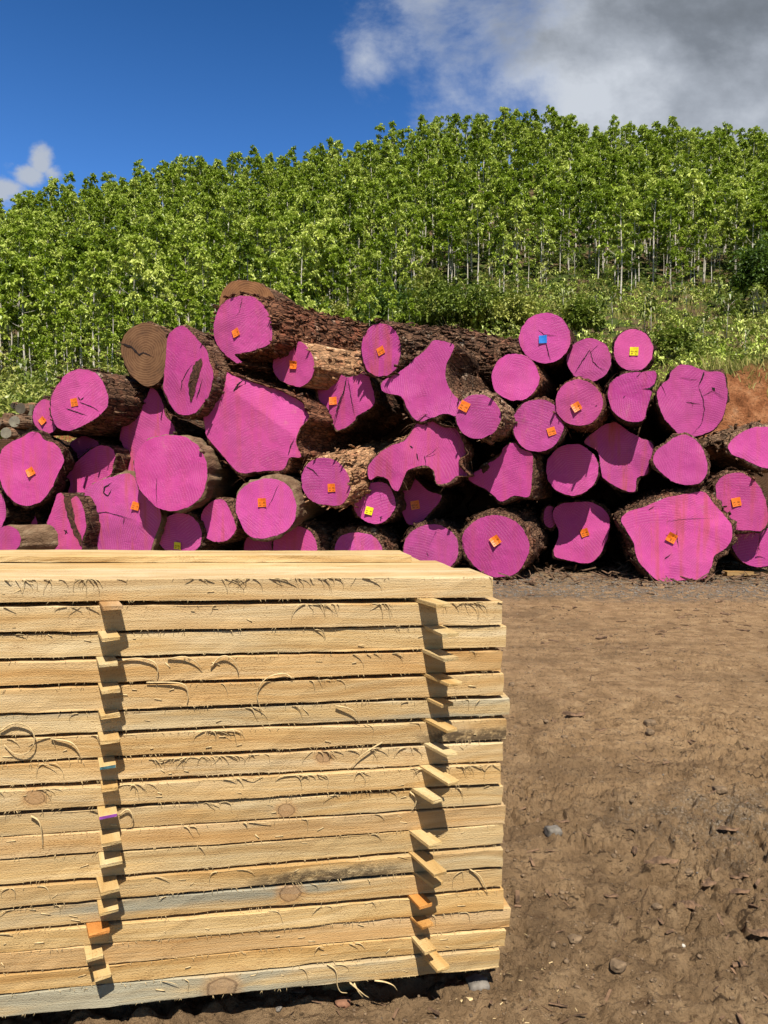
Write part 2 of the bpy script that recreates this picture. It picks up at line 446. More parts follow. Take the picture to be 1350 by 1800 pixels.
# ------------------------------------------------------------------ terrain
SKYX = np.array([-900, -300, 0, 130, 300, 520, 640, 740, 880, 1000, 1150, 1350, 1700, 2400])
SKYY = np.array([470, 392, 366, 338, 300, 282, 264, 233, 220, 226, 237, 248, 275, 350])
YR = 120.0


def pxof(x, y):
    return 675 + FPX * x / np.maximum(y, 4.0)


def terrain(x, y):
    x = np.asarray(x, float); y = np.asarray(y, float)
    px = pxof(x, np.maximum(y, 14))
    zr = 1.32 + (850 - np.interp(px, SKYX, SKYY)) / FPX * YR - 8.3
    zb = np.interp(px, [-400, 0, 300, 700, 1100, 1350, 1800], [1.8, 2.3, 2.5, 3.2, 3.8, 4.5, 5.0])
    toe = np.interp(px, [0, 1350], [14.8, 16.0]); top = np.interp(px, [0, 1350], [18.0, 20.0])
    b = sst(toe, top, y + .5 * vn(x * .7, y * .7))
    v = np.clip((y - top) / (YR - top), 0, 2)
    s = np.where(v <= 1, v ** 1.6, 1 + (v - 1) * .2 - (v - 1) ** 2 * 1.2)
    z = zb * b + (zr - zb) * s
    bump = sst(14.5, 19, y)
    z = z + sst(14.6, 16, y) * (1 - sst(19.6, 21, y)) * (.22 * fbm(x * 1.6, y * 1.6, o=4) + .14 * np.abs(fbm(x * 4, y * 4, o=4)))
    z = z + bump * (.25 * fbm(x * .35, y * .35, o=4) + .7 * sst(24, 45, y) * (1 - sst(70, 100, y)) * fbm(x * .07, y * .07, o=3))
    return z


def yard(x, y):
    """lumps of the dirt yard"""
    near = 1 - sst(2.8, 5.5, y + .7 * vn(x * .8 + 4, y * .8))
    amp = .25 + .75 * near
    d1, d2, c = worley(x * 11 + .6 * vn(x * 9, y * 9), y * 13 + .6 * vn(x * 9 + 5, y * 9))
    clod = sst(.02, .45, d2 - d1) * (.35 + .65 * c)
    e1, e2, c2 = worley(x * 31, y * 35)
    small = sst(.02, .5, e2 - e1) * c2
    g1, g2, c3 = worley(x * 62, y * 66)
    patch = sst(-.15, .5, fbm(x * 1.7 + 3, y * 1.7, o=3))
    z = .012 * fbm(x * 2.6, y * 2.6, o=3) + amp * (.040 * patch * clod + .016 * small * (.4 + .6 * patch)) + amp * .014 * fbm(x * 19, y * 23, o=3) + near * (.0075 * sst(.0, .55, g2 - g1) * (.2 + .8 * c3) * sst(-.5, .3, fbm(x * 3, y * 3, o=2)) + .004 * fbm(x * 75, y * 75, o=2) - .022 * sst(.35, .75, fbm(x * 8 + 7, y * 11, o=3)))
    # a few hoof or tyre hollows in the near mud
    for hx, hy, hr, hd in ((1.36, 1.98, .10, .07), (.90, 2.30, .05, .045), (.80, 2.42, .04, .03), (1.17, 2.62, .10, .04), (1.28, 2.12, .07, .04), (.30, 2.02, .10, .03)):
        q = np.hypot(x - hx, (y - hy) * 1.3) / hr
        z = z - hd * np.exp(-q * q) + hd * .45 * np.exp(-((q - 1.6) / .5) ** 2)
    return z - .012


def ground_z(x, y):
    x = np.asarray(x, float); y = np.asarray(y, float)
    w = 1 - sst(13, 15, y)
    return yard(x, y) * w + terrain(x, y) * sst(13.5, 15.5, y)


def gz(x, y): return float(ground_z(np.array([x]), np.array([y]))[0])


def pix_ground(px, py, y0=1.2, y1=140.0):
    d = ray(px, py); ys = np.geomspace(y0, y1, 900)
    t = ys / d.y; X = d.x * t; Z = EYE.z + d.z * t
    k = np.argmax(Z < ground_z(X, ys) + 1e-4) if d.z >= 0 or True else 0
    k = max(int(k), 0)
    return Vector((float(X[k]), float(ys[k]), float(ground_z(X[k:k + 1], ys[k:k + 1])[0])))


def build_ground():
    ys = np.concatenate([np.array([-40, -20, -10, -5, -2.5, -1, 0, .5, .8]), np.geomspace(1.0, 4.2, 470), np.geomspace(4.2, 15.5, 200)[1:]])
    yh = np.concatenate([np.linspace(15.5, 24, 80), np.geomspace(24, 128, 100)[1:], np.array([135, 150, 175, 210, 260])])
    core = np.concatenate([np.linspace(-1, .08, 170), np.linspace(.08, .62, 560)[1:], np.linspace(.62, 1, 90)[1:]])
    out = 1 + np.geomspace(.01, 12, 40)
    u = np.concatenate([-out[::-1], core, out])
    def sheet(name, yy, mat):
        U, Yg = np.meshgrid(u, yy)
        X = U * (.72 * np.maximum(Yg, 0) + .55)
        Z = ground_z(X, Yg)
        V = np.stack([X, Yg, Z], -1).reshape(-1, 3)
        nr, nc = X.shape
        i = np.arange(nr - 1)[:, None] * nc; j = np.arange(nc - 1)[None]
        q = np.stack([i + j, i + j + 1, i + nc + j + 1, i + nc + j], -1).reshape(-1, 4)
        return link(name, mesh(name, V, q, smooth=True, mats=[mat]))
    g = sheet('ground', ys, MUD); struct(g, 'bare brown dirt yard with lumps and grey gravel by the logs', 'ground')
    h = sheet('hillside', yh, HILL); struct(h, 'steep hillside with orange earth bank at its foot', 'hill')


build_ground()
# ------------------------------------------------------------------ the log pile
ORI = {'P': (0, 0), 'A': (0, 470), 'B': (350, 470), 'C': (620, 520), 'D': (900, 520)}


def P3(reg, pts):
    ox, oy = ORI[reg]
    return [(ox + a / 3.0, oy + b / 3.0) for a, b in pts]


def ell(cx, cy, rx, ry, n=16, wob=.035, seed=0):
    r = random.Random(seed + int(cx * 7 + cy))
    ph = r.random() * 6
    return [(cx + rx * (1 + wob * math.sin(3 * a + ph) + r.uniform(-.012, .012)) * math.cos(a), cy + ry * (1 + wob * math.sin(2 * a + ph) + r.uniform(-.012, .012)) * math.sin(a))
            for a in [2 * math.pi * k / n for k in range(n)]]


def smooth_loop(P, n):
    """closed curve through the points (centripetal-ish Catmull-Rom), resampled to n points"""
    P = np.asarray(P, float); m = len(P)
    out = []
    for i in range(m):
        a, b, c, d = P[i - 1], P[i], P[(i + 1) % m], P[(i + 2) % m]
        lim = np.linalg.norm(c - b)
        t1 = (c - a) * .5; t2 = (d - b) * .5
        t1 *= min(1, lim * .9 / (np.linalg.norm(t1) + 1e-9)); t2 *= min(1, lim * .9 / (np.linalg.norm(t2) + 1e-9))
        for s in np.linspace(0, 1, 14, endpoint=False):
            h1 = 2 * s ** 3 - 3 * s ** 2 + 1; h2 = s ** 3 - 2 * s ** 2 + s; h3 = -2 * s ** 3 + 3 * s ** 2; h4 = s ** 3 - s ** 2
            out.append(h1 * b + h2 * t1 + h3 * c + h4 * t2)
    Q = np.array(out); Q2 = np.vstack([Q, Q[:1]])
    L = np.concatenate([[0], np.cumsum(np.linalg.norm(np.diff(Q2, axis=0), axis=1))])
    t = np.linspace(0, L[-1], n, endpoint=False)
    return np.stack([np.interp(t, L, Q2[:, 0]), np.interp(t, L, Q2[:, 1])], 1)


def inside(P, x, y):
    c = np.zeros(x.shape, bool); n = len(P)
    for i in range(n):
        (x1, y1), (x2, y2) = P[i - 1], P[i]
        k = ((y1 > y) != (y2 > y))
        c ^= k & (x < (x2 - x1) * (y - y1) / (y2 - y1 + 1e-12) + x1)
    return c


def strip(mb_v, mb_f, pts, w, y):
    """tapered flat dark split on a face, local (x, z)"""
    pts = np.array(pts, float)
    Q = [pts[0]]
    for a, b in zip(pts[:-1], pts[1:]):
        k = max(2, int(np.linalg.norm(b - a) / .02))
        for s in range(1, k + 1):
            Q.append(a + (b - a) * s / k + np.array([random.uniform(-.004, .004), random.uniform(-.004, .004)]))
    Q = np.array(Q); T = np.gradient(Q, axis=0); T /= np.linalg.norm(T, axis=1)[:, None] + 1e-9
    Nn = np.stack([-T[:, 1], T[:, 0]], 1)
    s = np.linspace(0, 1, len(Q)); ww = w * np.minimum(1, np.minimum(s * 6 + .25, (1 - s) * 2.2 + .08)) * np.array([random.uniform(.6, 1.3) for _ in Q])
    base = len(mb_v)
    for q, n_, w_ in zip(Q, Nn, ww):
        mb_v.append((q[0] + n_[0] * w_ / 2, y, q[1] + n_[1] * w_ / 2)); mb_v.append((q[0] - n_[0] * w_ / 2, y, q[1] - n_[1] * w_ / 2))
    for i in range(len(Q) - 1):
        mb_f.append((base + 2 * i, base + 2 * i + 1, base + 2 * i + 3, base + 2 * i + 2))


BARKTINT = {'dark': (.85, .8, .78), 'mid': (1.25, 1.2, 1.15), 'red': (1.6, 1.25, 1.1), 'tan': (1.5, 1.45, 1.35), 'pale': (3.4, 3.1, 2.6), 'grey': (2.0, 2.05, 2.0)}
PINKGROUP = 'pink-painted logs in the pile'


def make_log(label, reg, poly, depth, dx=.30, dz=0.0, length=4.2, bark='dark', tags=None, cracks=(), holes=(), rim=.022, red=.15, yaw=None,
             old=False, creases=(), flakes=0, fibres=0, taper=.92, tilt=0.0, ragged=.012, name='log', group=PINKGROUP, tint=None, fine=True):
    px = P3(reg, poly)
    cx = sum(p[0] for p in px) / len(px); cy = sum(p[1] for p in px) / len(px)
    yaw = math.atan(dx) * .65 if yaw is None else yaw
    n = Vector((-math.sin(yaw) * math.cos(tilt), -math.cos(yaw) * math.cos(tilt), math.sin(tilt)))
    C = at(cx, cy, depth)
    U = Vector((math.cos(yaw), -math.sin(yaw), 0)); Vv = n.cross(U) * -1
    if Vv.z < 0: Vv = -Vv
    rot = Matrix((U, -n, Vv)).transposed()            # local x right, y into the log, z up
    inv = rot.transposed()

    def loc(p):
        w = on_plane(p[0], p[1], C, n); q = inv @ (w - C); return (q.x, q.z)
    out = smooth_loop([loc(p) for p in px], 132 if fine else 40)
    ctr = out.mean(0); arel = out - ctr
    ang = np.arctan2(arel[:, 1], arel[:, 0])
    wob = fbm(out[:, 0] * 14 + cx, out[:, 1] * 14 + cy, o=3) * .006 + fbm(out[:, 0] * 60 + cx, out[:, 1] * 60, o=2) * .003
    out = out + arel / (np.linalg.norm(arel, axis=1)[:, None] + 1e-9) * wob[:, None]
    arel = out - ctr
    low = min(out[:, 1])
    base_w = C + rot @ Vector((ctr[0], 0, low))
    root = empty(name, base_w)
    tag(root, label, 'log', group)

    # --- cut end
    mn, mx = out.min(0), out.max(0); sp = .045 if fine else .2
    gx, gy = np.meshgrid(np.arange(mn[0], mx[0], sp), np.arange(mn[1], mx[1], sp))
    gx = gx.ravel() + rng.uniform(-.01, .01, gx.size); gy = gy.ravel() + rng.uniform(-.01, .01, gy.size)
    shr = ctr + arel * (1 - .02 / (np.linalg.norm(arel, axis=1)[:, None] + .05))
    k = inside(shr, gx, gy)
    pts = [Vector(p) for p in out] + [Vector((a, b)) for a, b in zip(gx[k], gy[k])]
    m = len(out)
    r = delaunay_2d_cdt(pts, [(i, (i + 1) % m) for i in range(m)], [], 1, 1e-5)
    vv = np.array([(p.x, p.y) for p in r[0]])

    def relief(q):
        y = .006 * fbm(q[:, 0] * 3.1 + cx, q[:, 1] * 3.1 + cy, o=3)
        for a, b, amt in creases:
            a_, b_ = np.array(loc(P3(reg, [a])[0])), np.array(loc(P3(reg, [b])[0]))
            d = b_ - a_; L = np.hypot(*d); s = ((q[:, 0] - a_[0]) * d[1] - (q[:, 1] - a_[1]) * d[0]) / L
            y = y + np.where(s > 0, s * amt, 0)
        return y
    yy = relief(vv)
    V = [(a, y, b) for (a, b), y in zip(vv, yy)]
    F = [tuple(f) for f in r[2]]
    F = [f if ((vv[f[1]] - vv[f[0]])[0] * (vv[f[2]] - vv[f[0]])[1] - (vv[f[1]] - vv[f[0]])[1] * (vv[f[2]] - vv[f[0]])[0]) > 0 else f[::-1] for f in F]
    n0 = len(F)
    for pl, w in cracks:
        lp = [loc(p) for p in P3(reg, pl)]
        strip(V, F, lp, w, float(relief(np.array(lp)).min()) - .004)
    n1 = len(F)
    for pl in holes:
        h = smooth_loop([loc(p) for p in P3(reg, pl)], 40)
        h = h + rng.uniform(-.012, .012, h.shape)
        b0 = len(V); hc = h.mean(0)
        yb = float(relief(h).min())
        V += [(a, yb - .004, b) for a, b in h]
        inner = hc + (h - hc) * .55
        V += [(a, yb - .006 + random.uniform(-.012, .002), b) for a, b in inner]
        V.append((hc[0], yb - .012, hc[1]))
        for i in range(40):
            j = (i + 1) % 40
            F.append((b0 + i, b0 + j, b0 + 40 + j, b0 + 40 + i)); F.append((b0 + 40 + i, b0 + 40 + j, b0 + 80))
    me = bpy.data.meshes.new('cut_end'); me.from_pydata(V, [], F)
    me.materials.append(OLDEND if old else PINK); me.materials.append(CRACK); me.materials.append(ROT)
    mi = np.zeros(len(F), np.int32); mi[n0:n1] = 1; mi[n1:] = 2
    me.polygons.foreach_set('material_index', mi); me.update()
    fo = link('cut_end', me, root); fo.location = C - base_w; fo.rotation_mode = 'QUATERNION'; fo.rotation_quaternion = rot.to_quaternion()
    fo['redness'] = float(red)
    fo.color = tint or (1, 1, 1, 1)

    # --- body
    ax = Vector((dx, 1, dz)).normalized()
    axl = np.array(inv @ ax)
    ts = np.concatenate([[.0, .006], np.arange(.03, 1.6 if not flakes else length, .055), np.arange(1.6, length + .3, .3) if not flakes else [length]]) if fine else np.array([0., .02, .5, length])
    ts = np.unique(np.minimum(ts, length))
    rad0 = np.linalg.norm(arel, axis=1); eq = math.sqrt(max(1e-4, abs(.5 * np.sum(out[:, 0] * np.roll(out[:, 1], -1) - np.roll(out[:, 0], -1) * out[:, 1])) / math.pi))
    dirs = arel / rad0[:, None]
    odd = min(1.0, 2.5 * np.std(rad0) / rad0.mean())
    rings = []
    rag = np.abs(fbm(ang * 6 + cx, ang * 0 + cy, o=3)) * ragged * 2
    for i, t in enumerate(ts):
        f = sst(.25, 1.6, t) * odd
        rr = rad0 * (1 - f) + eq * f
        rr = rr * (1 - (1 - taper) * t / length)
        if i == 0:
            rr = rad0 - .001; off = np.zeros(m); yb = yy[:m] + .003
        else:
            yb = 0
            x_, z_ = dirs[:, 0] * rr, dirs[:, 1] * rr
            off = rim + fbm(x_ * 13 + cx, z_ * 13 + cy, np.full(m, t * 2.4), 4) * (.016 + rim * .3) + .03 * fbm(x_ * 3 + cy, z_ * 3, np.full(m, t * .8), 2)
            if i == 1: off = np.maximum(off * .6 + rim * .3, .002)
        q = ctr[None] + dirs * (rr + off)[:, None]
        w3 = np.stack([q[:, 0], np.zeros(m), q[:, 1]], 1) + axl[None] * t
        w3[:, 1] += yb if i == 0 else (rag if i == 1 else 0)
        rings.append(w3)
    K = len(rings)
    V = np.concatenate(rings + [np.array([[ctr[0], 0, ctr[1]]]) + axl[None] * length])
    i = np.arange(K - 1)[:, None] * m; j = np.arange(m)[None]; j2 = (j + 1) % m
    q = np.stack([i + j, i + m + j, i + m + j2, i + j2], -1).reshape(-1, 4)
    t = np.stack([(K - 1) * m + np.arange(m), np.full(m, K * m), (K - 1) * m + (np.arange(m) + 1) % m], 1)
    mb = MB(); mb.add(V, q, t)
    R3 = np.stack(rings)
    side = np.cross(axl, [0, 0, 1.]); side /= np.linalg.norm(side)
    for _ in range(flakes // (8 if bark == 'tan' else 1)):
        a = random.randrange(1, K - 2); b = random.randrange(m)
        p = R3[a, b]; o_ = R3[a, b] - (np.array([ctr[0], 0, ctr[1]]) + axl * ts[a]); o_ = o_ / np.linalg.norm(o_)
        tg = np.cross(axl, o_); L = random.uniform(.05, .20); w = random.uniform(.015, .05)
        l1, l2 = random.uniform(.0, .012), random.uniform(.01, .05) * (1.7 if random.random() < .1 else 1)
        if random.random() < .5: l1, l2 = l2, l1
        sk = random.uniform(-.02, .02)
        c4 = [p - axl * L / 2 - tg * w / 2 + o_ * l1, p - axl * L / 2 * .8 + tg * w / 2 + o_ * (l1 + .004), p + axl * L / 2 + tg * (w / 2 + sk) + o_ * l2, p + axl * L / 2 * .9 - tg * (w / 2 - sk) + o_ * (l2 + .004)]
        c8 = [c - o_ * .008 for c in c4]
        mb.add(c4 + c8, [(0, 1, 2, 3), (7, 6, 5, 4), (0, 4, 5, 1), (1, 5, 6, 2), (2, 6, 7, 3), (3, 7, 4, 0)])
    for _ in range(fibres):      # stringy bark hanging round the cut
        b = random.randrange(m)
        if random.random() < .6: b = int(np.argmin(np.abs(((ang - random.uniform(-.2, 2.6)) + math.pi) % (2 * math.pi) - math.pi)))
        p = R3[1, b] + axl * random.uniform(-.01, .12); o_ = np.array([dirs[b, 0], 0, dirs[b, 1]])
        tg = np.array([-o_[2], 0, o_[0]]) * random.choice((-1, 1))
        L = random.uniform(.05, .22); s = np.linspace(0, 1, 5)[:, None]
        path = p + o_ * (.02 + .05 * random.random() * s) + tg * L * s + np.array([0, -1, 0]) * random.uniform(0, .05) * s + np.array([0, 0, -1]) * L * .6 * s * s
        tube(mb, path, np.linspace(random.uniform(.003, .009), .001, 5), 4, .5)
    bo = link('bark', mb.mesh('bark', True, [BARK]), root); bo.location = C - base_w; bo.rotation_mode = 'QUATERNION'; bo.rotation_quaternion = rot.to_quaternion()
    c3 = BARKTINT[bark]; bo.color = (*c3, 1); bo['smooth_bark'] = {'tan': 1.0, 'pale': .35, 'grey': .3}.get(bark, 0.0)

    # --- stapled tag
    if tags:
        for kind, p, rotd, size in tags:
            q = loc(P3(reg, [p])[0]); h = size / 2
            g = np.linspace(-h, h, 4); gv = [(a, 0, b) for b in g for a in g]
            tv = []
            ca, sa = math.cos(R(rotd)), math.sin(R(rotd)); cur = random.uniform(.06, .30) * random.choice((-1, 1))
            for a, _, b in gv:
                yb = -.004 - abs(a * cur) - max(0, (a + b) * cur) * .8
                tv.append((a, yb, b))
            n4 = len(tv); tv += [(a, y + .0025, b) for a, y, b in tv]
            fq = [(i * 4 + j, i * 4 + j + 1, i * 4 + j + 5, i * 4 + j + 4) for i in range(3) for j in range(3)]
            fb = [tuple(n4 + x for x in f[::-1]) for f in fq]
            loop = [0, 1, 2, 3, 7, 11, 15, 14, 13, 12, 8, 4]
            fe = [(loop[k], n4 + loop[k], n4 + loop[(k + 1) % 12], loop[(k + 1) % 12]) for k in range(12)]
            ink = []
            def dash(a0, a1, b0, b1):
                i0 = len(tv)
                for a, b in ((a0, b0), (a1, b0), (a1, b1), (a0, b1)):
                    tv.append((a, -.0065 - abs(a * cur) - max(0, (a + b) * cur) * .8, b))
                ink.append((i0, i0 + 1, i0 + 2, i0 + 3))
            if kind != 'blue':
                a = -h * .75
                while a < h * .7:
                    wd = random.uniform(.025, .06) * size
                    dash(a, a + wd, -h * .16 + random.uniform(-.12, .04) * h, h * .12); a += wd + size * .04
                dash(-h * .7, -h * .2, -h * .66, -h * .5); dash(h * .25, h * .6, -h * .7, -h * .56)
            rv = [(a * ca - b * sa, y, a * sa + b * ca) for a, y, b in tv]
            tm = bpy.data.meshes.new('tag'); tm.from_pydata(rv, [], fq + fb + fe + ink)
            tm.materials.append(TAGS[kind]); tm.materials.append(INK)
            mi = np.zeros(len(fq + fb + fe + ink), np.int32); mi[len(fq + fb + fe):] = 1
            tm.polygons.foreach_set('material_index', mi); tm.update()
            to = link('tag', tm, root); to.rotation_mode = 'QUATERNION'; to.rotation_quaternion = rot.to_quaternion()
            yq = float(relief(np.array([q])).min())
            to.location = C + rot @ Vector((q[0], yq - .004, q[1])) - base_w
            to['label'] = kind + ' plastic tag'
    return root


T = .108
L_ = make_log
# ---- left part
L_('big pink-ended log with torn bark side and orange tag, right of the diamond-tag log', 'A', [(268, 700), (285, 650), (320, 590), (370, 550), (430, 538), (490, 550), (535, 590), (560, 640), (572, 700), (560, 745), (500, 800), (440, 835), (360, 862), (320, 855), (290, 830), (272, 770)], 9.85, dx=.34, length=3.6, bark='mid', tags=[('orange', (395, 712), 8, T)], cracks=[([(350, 742), (410, 765), (465, 782)], .012), ([(420, 710), (490, 738), (530, 762)], .010), ([(425, 700), (412, 682)], .018), ([(425, 700), (445, 685)], .012)], flakes=260, fibres=14)
L_('small pink log end with a diamond-set orange tag, beside the far grey log heap', 'A', [(172, 790), (180, 745), (210, 705), (245, 697), (275, 710), (300, 760), (305, 820), (290, 855), (260, 875), (225, 870), (190, 840)], 10.1, tags=[('orange', (228, 808), 45, .095)], bark='dark', length=3)
L_('unpainted brown log end with one long dark split, topmost on the left of the pile', 'A', [(640, 400), (665, 345), (710, 310), (770, 293), (830, 310), (875, 345), (897, 400), (900, 470), (880, 540), (840, 600), (790, 628), (740, 610), (690, 565), (655, 500), (638, 440)], 10.2, bark='mid', old=True, cracks=[([(640, 402), (692, 418), (735, 462), (758, 450), (812, 472)], .026)], length=3.6, rim=.012, flakes=120)
L_('tall narrow pink log end with a long dark rotten pocket', 'A', [(862, 640), (866, 560), (873, 480), (880, 390), (900, 340), (955, 310), (995, 330), (1040, 380), (1085, 430), (1105, 490), (1125, 570), (1110, 640), (1095, 690), (1060, 730), (1030, 765), (990, 778), (940, 770), (905, 735), (885, 690)], 9.75, dx=.55, length=2.6, bark='mid', holes=[[(996, 640), (998, 595), (1018, 535), (1040, 495), (1060, 478), (1068, 502), (1054, 560), (1038, 620), (1024, 675), (1012, 708), (1003, 685)]], cracks=[([(955, 650), (962, 600), (990, 545), (1025, 500)], .012), ([(1035, 690), (1055, 640), (1070, 585)], .010)], flakes=160, fibres=20)
L_('pink log end streaked rust red, wedged below the rotten-pocket log', 'A', [(625, 760), (680, 705), (730, 715), (770, 690), (795, 635), (830, 660), (858, 720), (872, 785), (915, 830), (925, 880), (900, 960), (850, 1050), (790, 1090), (720, 1100), (668, 1085), (672, 1010), (650, 940), (632, 900), (640, 850)], 10.45, bark='dark', red=.9, fibres=20, flakes=60)
L_('wide pink log end with an orange tag, cut by the left frame edge', 'A', [(-4, 1000), (15, 960), (60, 920), (110, 900), (165, 865), (200, 870), (240, 910), (290, 930), (330, 985), (335, 1030), (300, 1100), (270, 1170), (215, 1235), (150, 1255), (90, 1245), (40, 1200), (8, 1140), (-12, 1070)], 9.7, tags=[('orange', (165, 1078), 30, T)], fibres=24, flakes=40, red=.3, dx=-.2, taper=.8, yaw=R(4))
L_('shaded pink log end peeping out above the plain oval log', 'A', [(365, 1000), (375, 930), (420, 890), (470, 895), (520, 930), (520, 1000), (460, 1060), (390, 1060)], 10.7, length=3)
L_('plain oval pink log end without tag, right of the wide edge log', 'A', [(330, 1095), (400, 1030), (460, 975), (510, 945), (560, 940), (600, 965), (608, 1000), (595, 1040), (588, 1085), (550, 1115), (490, 1150), (440, 1195), (400, 1203), (358, 1195), (370, 1150), (362, 1115)], 10.25, red=.35, fibres=12, bark='mid', flakes=40)
L_('large round untagged pink log with a smooth tan side, left half of the pile', 'A', [(710, 1040), (720, 980), (760, 925), (820, 895), (890, 885), (960, 890), (1020, 920), (1065, 970), (1090, 1040), (1090, 1120), (1070, 1190), (1030, 1240), (960, 1275), (890, 1285), (830, 1265), (770, 1210), (725, 1140)], 9.45, dx=.10, bark='tan', length=3.4, cracks=[([(828, 1110), (825, 1180), (830, 1262)], .007)], rim=.014, flakes=60, red=.05)
L_('large squarish pink log with a dark knot ring and cross split, standing on the ground', 'A', [(450, 1180), (490, 1140), (560, 1112), (640, 1092), (690, 1090), (725, 1130), (750, 1180), (800, 1230), (840, 1260), (845, 1340), (815, 1420), (780, 1510), (755, 1570), (700, 1620), (610, 1625), (530, 1560), (490, 1440), (452, 1330), (442, 1270)], 9.85, tags=[('orange', (718, 1258), -15, T)], red=.6, cracks=[([(440, 1318), (500, 1295), (560, 1290), (625, 1308), (720, 1335)], .010), ([(545, 1190), (552, 1160), (590, 1135)], .022), ([(545, 1190), (570, 1205), (590, 1170)], .018), ([(655, 1315), (650, 1360)], .008)], creases=[((440, 1300), (720, 1335), .10)], bark='tan', fibres=8, flakes=40)
L_('narrow pink log end split in two by a bark seam, left of the knot-ring log', 'A', [(245, 1400), (250, 1340), (285, 1250), (300, 1200), (325, 1190), (360, 1230), (405, 1208), (440, 1270), (453, 1370), (435, 1430), (430, 1520), (405, 1610), (310, 1640), (250, 1560), (238, 1470)], 9.75, holes=[[(340, 1215), (372, 1215), (392, 1300), (408, 1380), (432, 1425), (436, 1470), (418, 1450), (385, 1390), (358, 1310)]], cracks=[([(265, 1350), (270, 1400), (265, 1440), (280, 1490)], .008), ([(338, 1385), (362, 1402)], .016), ([(345, 1408), (356, 1380)], .014)], red=.5, fibres=10)
L_('small round pink log with a smooth grey-brown side lying along the plank stack edge', 'A', ell(35, 1437, 73, 76), 9.55, dx=1.5, bark='tan', length=1.35, yaw=R(14), rim=.006, red=.3, taper=.97)
L_('shaded pink log end behind the small smooth-sided log', 'A', ell(95, 1365, 98, 118), 10.4, length=3, bark='dark')
L_('pink log end mostly outside the left frame, under the wide edge log', 'A', ell(-32, 1280, 62, 110), 9.9, length=3)
L_('round pink log half in shade with a yellow tag low on its face', 'A', ell(950, 1410, 115, 114, wob=.02), 9.8, tags=[('yellow', (938, 1468), -5, .10)], red=.4, bark='dark')
L_('small plain pink log end, left of the round log with a straight orange tag', 'A', [(1058, 1330), (1080, 1270), (1130, 1228), (1180, 1228), (1215, 1290), (1245, 1370), (1230, 1410), (1190, 1440), (1130, 1445), (1080, 1415)], 9.75, bark='mid', red=.4, fibres=8)
# ---- middle
L_('weathered brown log end rising behind the topmost pink log', 'B', ell(250, 185, 150, 122, wob=.05), 10.9, dx=.5, old=True, length=.7, bark='mid', rim=.006, tint=(1.5, 1.35, 1.2, 1))
L_('topmost long pink-ended log, shaggy red bark, torn notch at its lower edge', 'B', [(78, 320), (85, 265), (110, 205), (160, 165), (230, 150), (290, 160), (340, 200), (370, 260), (385, 330), (380, 390), (350, 415), (310, 430), (270, 445), (225, 452), (188, 458), (205, 480), (228, 500), (200, 505), (150, 470), (110, 430), (85, 380)], 9.75, dx=.85, length=3.3, bark='red', tags=[('orange', (197, 345), 25, T)], cracks=[([(230, 155), (215, 230), (190, 265)], .006)], flakes=1500, fibres=26, taper=.9)
L_('pink-ended log with a pale debarked side, under the topmost log', 'B', [(390, 530), (400, 460), (430, 415), (490, 390), (540, 395), (585, 440), (607, 510), (600, 570), (570, 610), (525, 630), (470, 615), (420, 590)], 9.85, dx=.95, length=3.0, bark='pale', tags=[('orange', (500, 515), 84, T)], cracks=[([(500, 392), (508, 418), (512, 445)], .02)], rim=.005, flakes=120, red=.25, fibres=6)
L_('widest angular pink log end in the middle, cut in two slanting planes', 'B', [(20, 750), (65, 705), (45, 640), (50, 600), (80, 585), (130, 548), (180, 570), (230, 590), (330, 620), (400, 640), (460, 670), (530, 710), (552, 750), (567, 790), (530, 840), (515, 880), (512, 930), (538, 1000), (480, 1002), (455, 1050), (430, 1070), (350, 1072), (230, 1085), (190, 1070), (130, 1000), (90, 950), (40, 890), (30, 830)], 9.7, creases=[((500, 890), (180, 650), .22)], cracks=[([(182, 655), (205, 620), (238, 588)], .024), ([(470, 990), (485, 940), (505, 900)], .012), ([(545, 720), (552, 770)], .012)], bark='red', red=.22, flakes=260, fibres=30, dx=.45)
L_('pink log end with a long dark split beside its orange tag, under the tan-sided log', 'B', [(620, 590), (665, 562), (710, 542), (775, 578), (830, 570), (880, 550), (905, 610), (922, 720), (830, 785), (820, 810), (730, 858), (700, 820), (650, 740), (622, 680)], 10.05, tags=[('orange', (703, 702), 4, T)], cracks=[([(778, 580), (765, 650), (735, 720), (714, 800), (710, 850)], .018), ([(785, 590), (800, 680), (822, 790)], .009)], creases=[((785, 560), (830, 800), .16)], bark='dark', red=.2, flakes=50)
L_('narrow oval pink log with orange tag and long rough brown side reaching right', 'B', [(858, 430), (870, 360), (910, 310), (965, 297), (1020, 320), (1055, 380), (1062, 450), (1040, 530), (990, 570), (930, 570), (880, 530)], 9.7, dx=1.3, dz=.06, length=4.4, bark='mid', tags=[('orange', (960, 440), 24, T)], red=.55, flakes=1500, fibres=12, yaw=R(30), taper=.97)
L_('untagged star-shaped pink log end with a horn pointing up', 'C', [(150, 470), (165, 445), (230, 410), (270, 385), (330, 330), (380, 290), (405, 260), (425, 235), (480, 240), (535, 260), (518, 310), (495, 360), (490, 420), (510, 490), (540, 530), (572, 562), (548, 590), (545, 635), (495, 620), (420, 640), (345, 662), (290, 600), (270, 550), (240, 525), (190, 515), (155, 500)], 9.5, dx=.5, bark='mid', flakes=200, fibres=10, red=.05, length=3)
